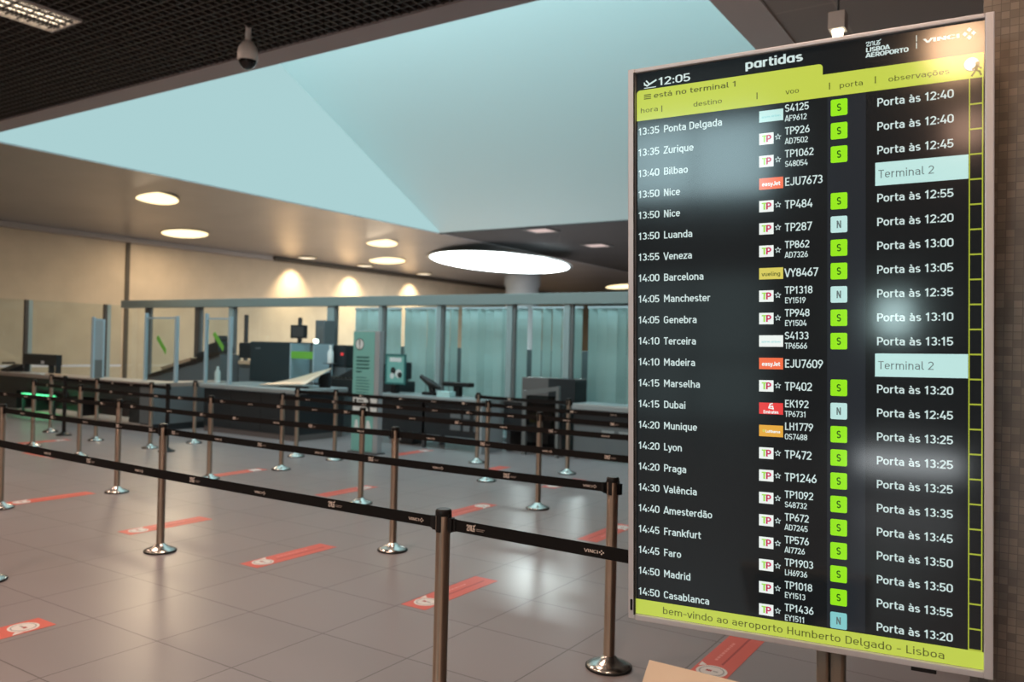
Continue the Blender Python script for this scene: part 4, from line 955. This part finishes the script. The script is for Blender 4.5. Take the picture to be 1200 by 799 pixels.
# title line
b = B(); b.text('12:05', U(.0776), V(.0277), .0238, Y0, 's_text', width=.1035 * W); b.build('clock_text', bd)
b = B(); x0, z0 = U(.028), V(.0262); s_ = .041 * W
b.flat([(x0, z0 - .006), (x0 + s_, z0 - .006), (x0 + s_, z0 - .0035), (x0, z0 - .0035)], Y0, 's_text')
b.stroke([(x0 + .002, z0 + .006), (x0 + .010, z0 + .002), (x0 + s_ - .001, z0 + .015)], .0048, Y0, 's_text'); b.stroke([(x0 + .017, z0 + .006), (x0 + .008, z0 + .016)], .0042, Y0 - .0003, 's_text'); b.stroke([(x0 + .003, z0 + .006), (x0 + .001, z0 + .011)], .0035, Y0 - .0006, 's_text'); b.build('departing_plane_icon', bd)
b = B(); b.text('p\u0251rtid\u0251s', U(.357), V(.0222), .0270, Y0, 's_text', width=.1665 * W, wt=.17); b.build('title_text', bd)
b = B()
for st in ANA: b.stroke([(U(.701) + p[0] * .0112, V(.0142) + p[1] * .0105) for p in st], .0019, Y0, 's_text')
b.text('LISBOA', U(.701), V(.0240), .0118, Y0, 's_text', width=.061 * W, wt=.19); b.text('AEROPORTO', U(.701), V(.0328), .0118, Y0, 's_text', width=.1096 * W, wt=.19)
for z in (.009, .0205): b.flat([(U(.831), V(z)), (U(.833), V(z)), (U(.833), V(z + .0095)), (U(.831), V(z + .0095))], Y0, 's_text')
b.build('airport_logo', bd)
b = B(); b.text('VINCI', U(.852), V(.0228), .0105, Y0, 's_text', width=.086 * W, wt=.19)
cx, cz, rr = U(.9625), V(.0188), .0068
for dx, dz in ((0, 1.45), (0, -1.45), (1.45, 0), (-1.45, 0)):
    px, pz = cx + dx * rr, cz + dz * rr; b.flat([(px - rr * .85, pz), (px, pz - rr * .85), (px + rr * .85, pz), (px, pz + rr * .85)], Y0, 's_text')
b.build('operator_logo', bd)
# ladder of empty cells at the right
for i in range(23):
    b = B(); v0 = .0895 + i * .0386; v1 = min(v0 + .0386, .971)
    if i == 0: v0 = .0885
    t_ = .0030
    for u0, u1, a, c in ((.962, .962 + t_, v0, v1), (.9965 - t_, .9965, v0, v1), (.962, .9965, v1 - .0012, v1 + .0012)): b.flat([(U(u0), V(a)), (U(u1), V(a)), (U(u1), V(c)), (U(u0), V(c))], Y0, 's_ladder')
    b.build('outlined_cell', bd)
# flights
ROWS = [('13:35', 'Ponta Delgada', 'sata', 'S4125', 'AF9612', 'S', '12:40'), ('13:35', 'Zurique', 'tp', 'TP926', 'AD7502', 'S', '12:40'), ('13:40', 'Bilbao', 'tp', 'TP1062', 'S48054', 'S', '12:45'),
 ('13:50', 'Nice', 'ej', 'EJU7673', '', '', 'T2'), ('13:50', 'Nice', 'tp', 'TP484', '', 'S', '12:55'), ('13:50', 'Luanda', 'tp', 'TP287', '', 'N', '12:20'), ('13:55', 'Veneza', 'tp', 'TP862', 'AD7326', 'S', '13:00'),
 ('14:00', 'Barcelona', 'vy', 'VY8467', '', 'S', '13:05'), ('14:05', 'Manchester', 'tp', 'TP1318', 'EY1519', 'N', '12:35'), ('14:05', 'Genebra', 'tp', 'TP948', 'EY1504', 'S', '13:10'), ('14:10', 'Terceira', 'sata', 'S4133', 'TP6566', 'S', '13:15'),
 ('14:10', 'Madeira', 'ej', 'EJU7609', '', '', 'T2'), ('14:15', 'Marselha', 'tp', 'TP402', '', 'S', '13:20'), ('14:15', 'Dubai', 'ek', 'EK192', 'TP6731', 'N', '12:45'), ('14:20', 'Munique', 'lh', 'LH1779', 'OS7488', 'S', '13:25'),
 ('14:20', 'Lyon', 'tp', 'TP472', '', 'S', '13:25'), ('14:20', 'Praga', 'tp', 'TP1246', '', 'S', '13:25'), ('14:30', 'Valência', 'tp', 'TP1092', 'S48732', 'S', '13:35'), ('14:40', 'Amesterdão', 'tp', 'TP672', 'AD7245', 'S', '13:45'),
 ('14:45', 'Frankfurt', 'tp', 'TP576', 'AI7726', 'S', '13:50'), ('14:45', 'Faro', 'tp', 'TP1903', 'LH6936', 'S', '13:50'), ('14:50', 'Madrid', 'tp', 'TP1018', 'EY1513', 'S', '13:55'), ('14:50', 'Casablanca', 'tp', 'TP1436', 'EY1511', 'N', '13:20')]
CH = .0222
def rect(b, u0, u1, v0, v1, y, m): b.flat([(U(u0), V(v0)), (U(u1), V(v0)), (U(u1), V(v1)), (U(u0), V(v1))], y, m)
for i, (tm, dest, air, fl, code, gate, rem) in enumerate(ROWS):
    v = .1078 + .0386 * i
    b = B(); bl = V(v) - CH / 2
    b.text(dest, U(.0955), bl, CH, Y0, 's_text', xs=1.15); row = b.build('flight_row', bd)
    B().text(tm, U(.0091), bl, CH, Y0, 's_text', width=.0700 * W).build('departure_time', row)
    if rem != 'T2': B().text('Porta às ' + rem, U(.7307), bl, CH, Y0, 's_text', width=.1935 * W).build('remark', row)
    b = B()
    if code:
        b.text(fl, U(.4746), V(v - .0030), CH * .96, Y0, 's_text', xs=1.06); b.text(code, U(.4746), V(v + .0130), CH * .75, Y0, 's_text', xs=1.02)
    else: b.text(fl, U(.4746), bl, CH * 1.06, Y0, 's_text', xs=1.06)
    b.build('flight_number', row)
    b = B(); h = .0098
    if air == 'tp':
        rect(b, .3976, .4406, v - h, v + h, Y0, 's_white')
        b.text('T', U(.4065), V(v + .0058), .0195, Y1, 's_tpgreen', width=.0135 * W, wt=.19); b.text('P', U(.4195), V(v + .0058), .0195, Y2, 's_magenta', width=.0125 * W, wt=.19)
        cx, cz = U(.4535), V(v - .001); sp = [(cx + (.0078 if j % 2 == 0 else .0036) * math.sin(math.pi * j / 5), cz + (.0078 if j % 2 == 0 else .0036) * math.cos(math.pi * j / 5)) for j in range(11)]
        b.stroke(sp, .0016, Y0, 's_text')
    else:
        rect(b, .3976, .4688, v - h, v + h, Y0, {'sata': 's_cyan' if i == 0 else 's_white', 'ej': 's_orange', 'vy': 's_lemon', 'ek': 's_red', 'lh': 's_gold'}[air])
        if air == 'sata': b.text('azores airlines', U(.4332), V(v + .0028), .0062, Y1, 's_blue', width=.056 * W, align='C')
        if air == 'ej': b.text('easyJet', U(.4332), V(v + .0042), .0120, Y1, 's_white', width=.053 * W, align='C', wt=.19)
        if air == 'vy': b.text('vueling', U(.4332), V(v + .0042), .0120, Y1, 's_ink', width=.054 * W, align='C')
        if air == 'lh': b.text('Lufthansa', U(.4390), V(v + .0030), .0078, Y1, 's_white', width=.042 * W, align='C', wt=.19); b.disc(U(.412), V(v), .0042, Y1, 's_lemon')
        if air == 'ek':
            b.text('Emirates', U(.4332), V(v + .0085), .0088, Y1, 's_white', width=.044 * W, align='C', wt=.19)
            b.stroke([(U(.427), V(v - .001)), (U(.440), V(v + .0005)), (U(.438), V(v - .004)), (U(.428), V(v - .003)), (U(.431), V(v - .0075)), (U(.437), V(v - .0085))], .0032, Y1, 's_white')
    b.build('airline_logo', row)
    if gate:
        b = B(); x0, x1, z0, z1 = U(.6043), U(.6504), V(v + .0136), V(v - .0136); r = .004
        pts = []
        for cx, cz, a0 in ((x1 - r, z1 - r, 0), (x0 + r, z1 - r, math.pi / 2), (x0 + r, z0 + r, math.pi), (x1 - r, z0 + r, 1.5 * math.pi)): pts += [(cx + r * math.cos(a0 + j * math.pi / 6), cz + r * math.sin(a0 + j * math.pi / 6)) for j in range(4)]
        b.flat(pts, Y0, 's_green' if gate == 'S' else ('s_blue' if i == 22 else 's_cyan'))
        b.text(gate, (x0 + x1) / 2, V(v) - CH * .46, CH * .92, Y1, 's_green_ink' if gate == 'S' else 's_grey_ink', xs=.95, wt=.16, align='C'); b.build('gate_tile', row)
    if rem == 'T2':
        b = B(); rect(b, .7254, .9612, v - .0187, v + .0187, Y0, 's_cyan'); b.text('Terminal 2', U(.7345), bl, CH, Y1, 's_grey_ink', width=.142 * W, wt=.09); b.build('terminal_notice', row)
b = B(); rect(b, .0, 1.0, .9722, .9995, Y0, 's_yellow'); b.text('bem-vindo ao aeroporto Humberto Delgado - Lisboa', U(.092), V(.9925), .0215, Y1, 's_ink', width=.8125 * W, wt=.10); b.build('welcome_band', bd)
for u0, u1 in ((.595, .70),): 
    b = B(); rect(b, u0, u1, .089, .970, -.0004, 's_dim'); b.build('gate_column', bd)
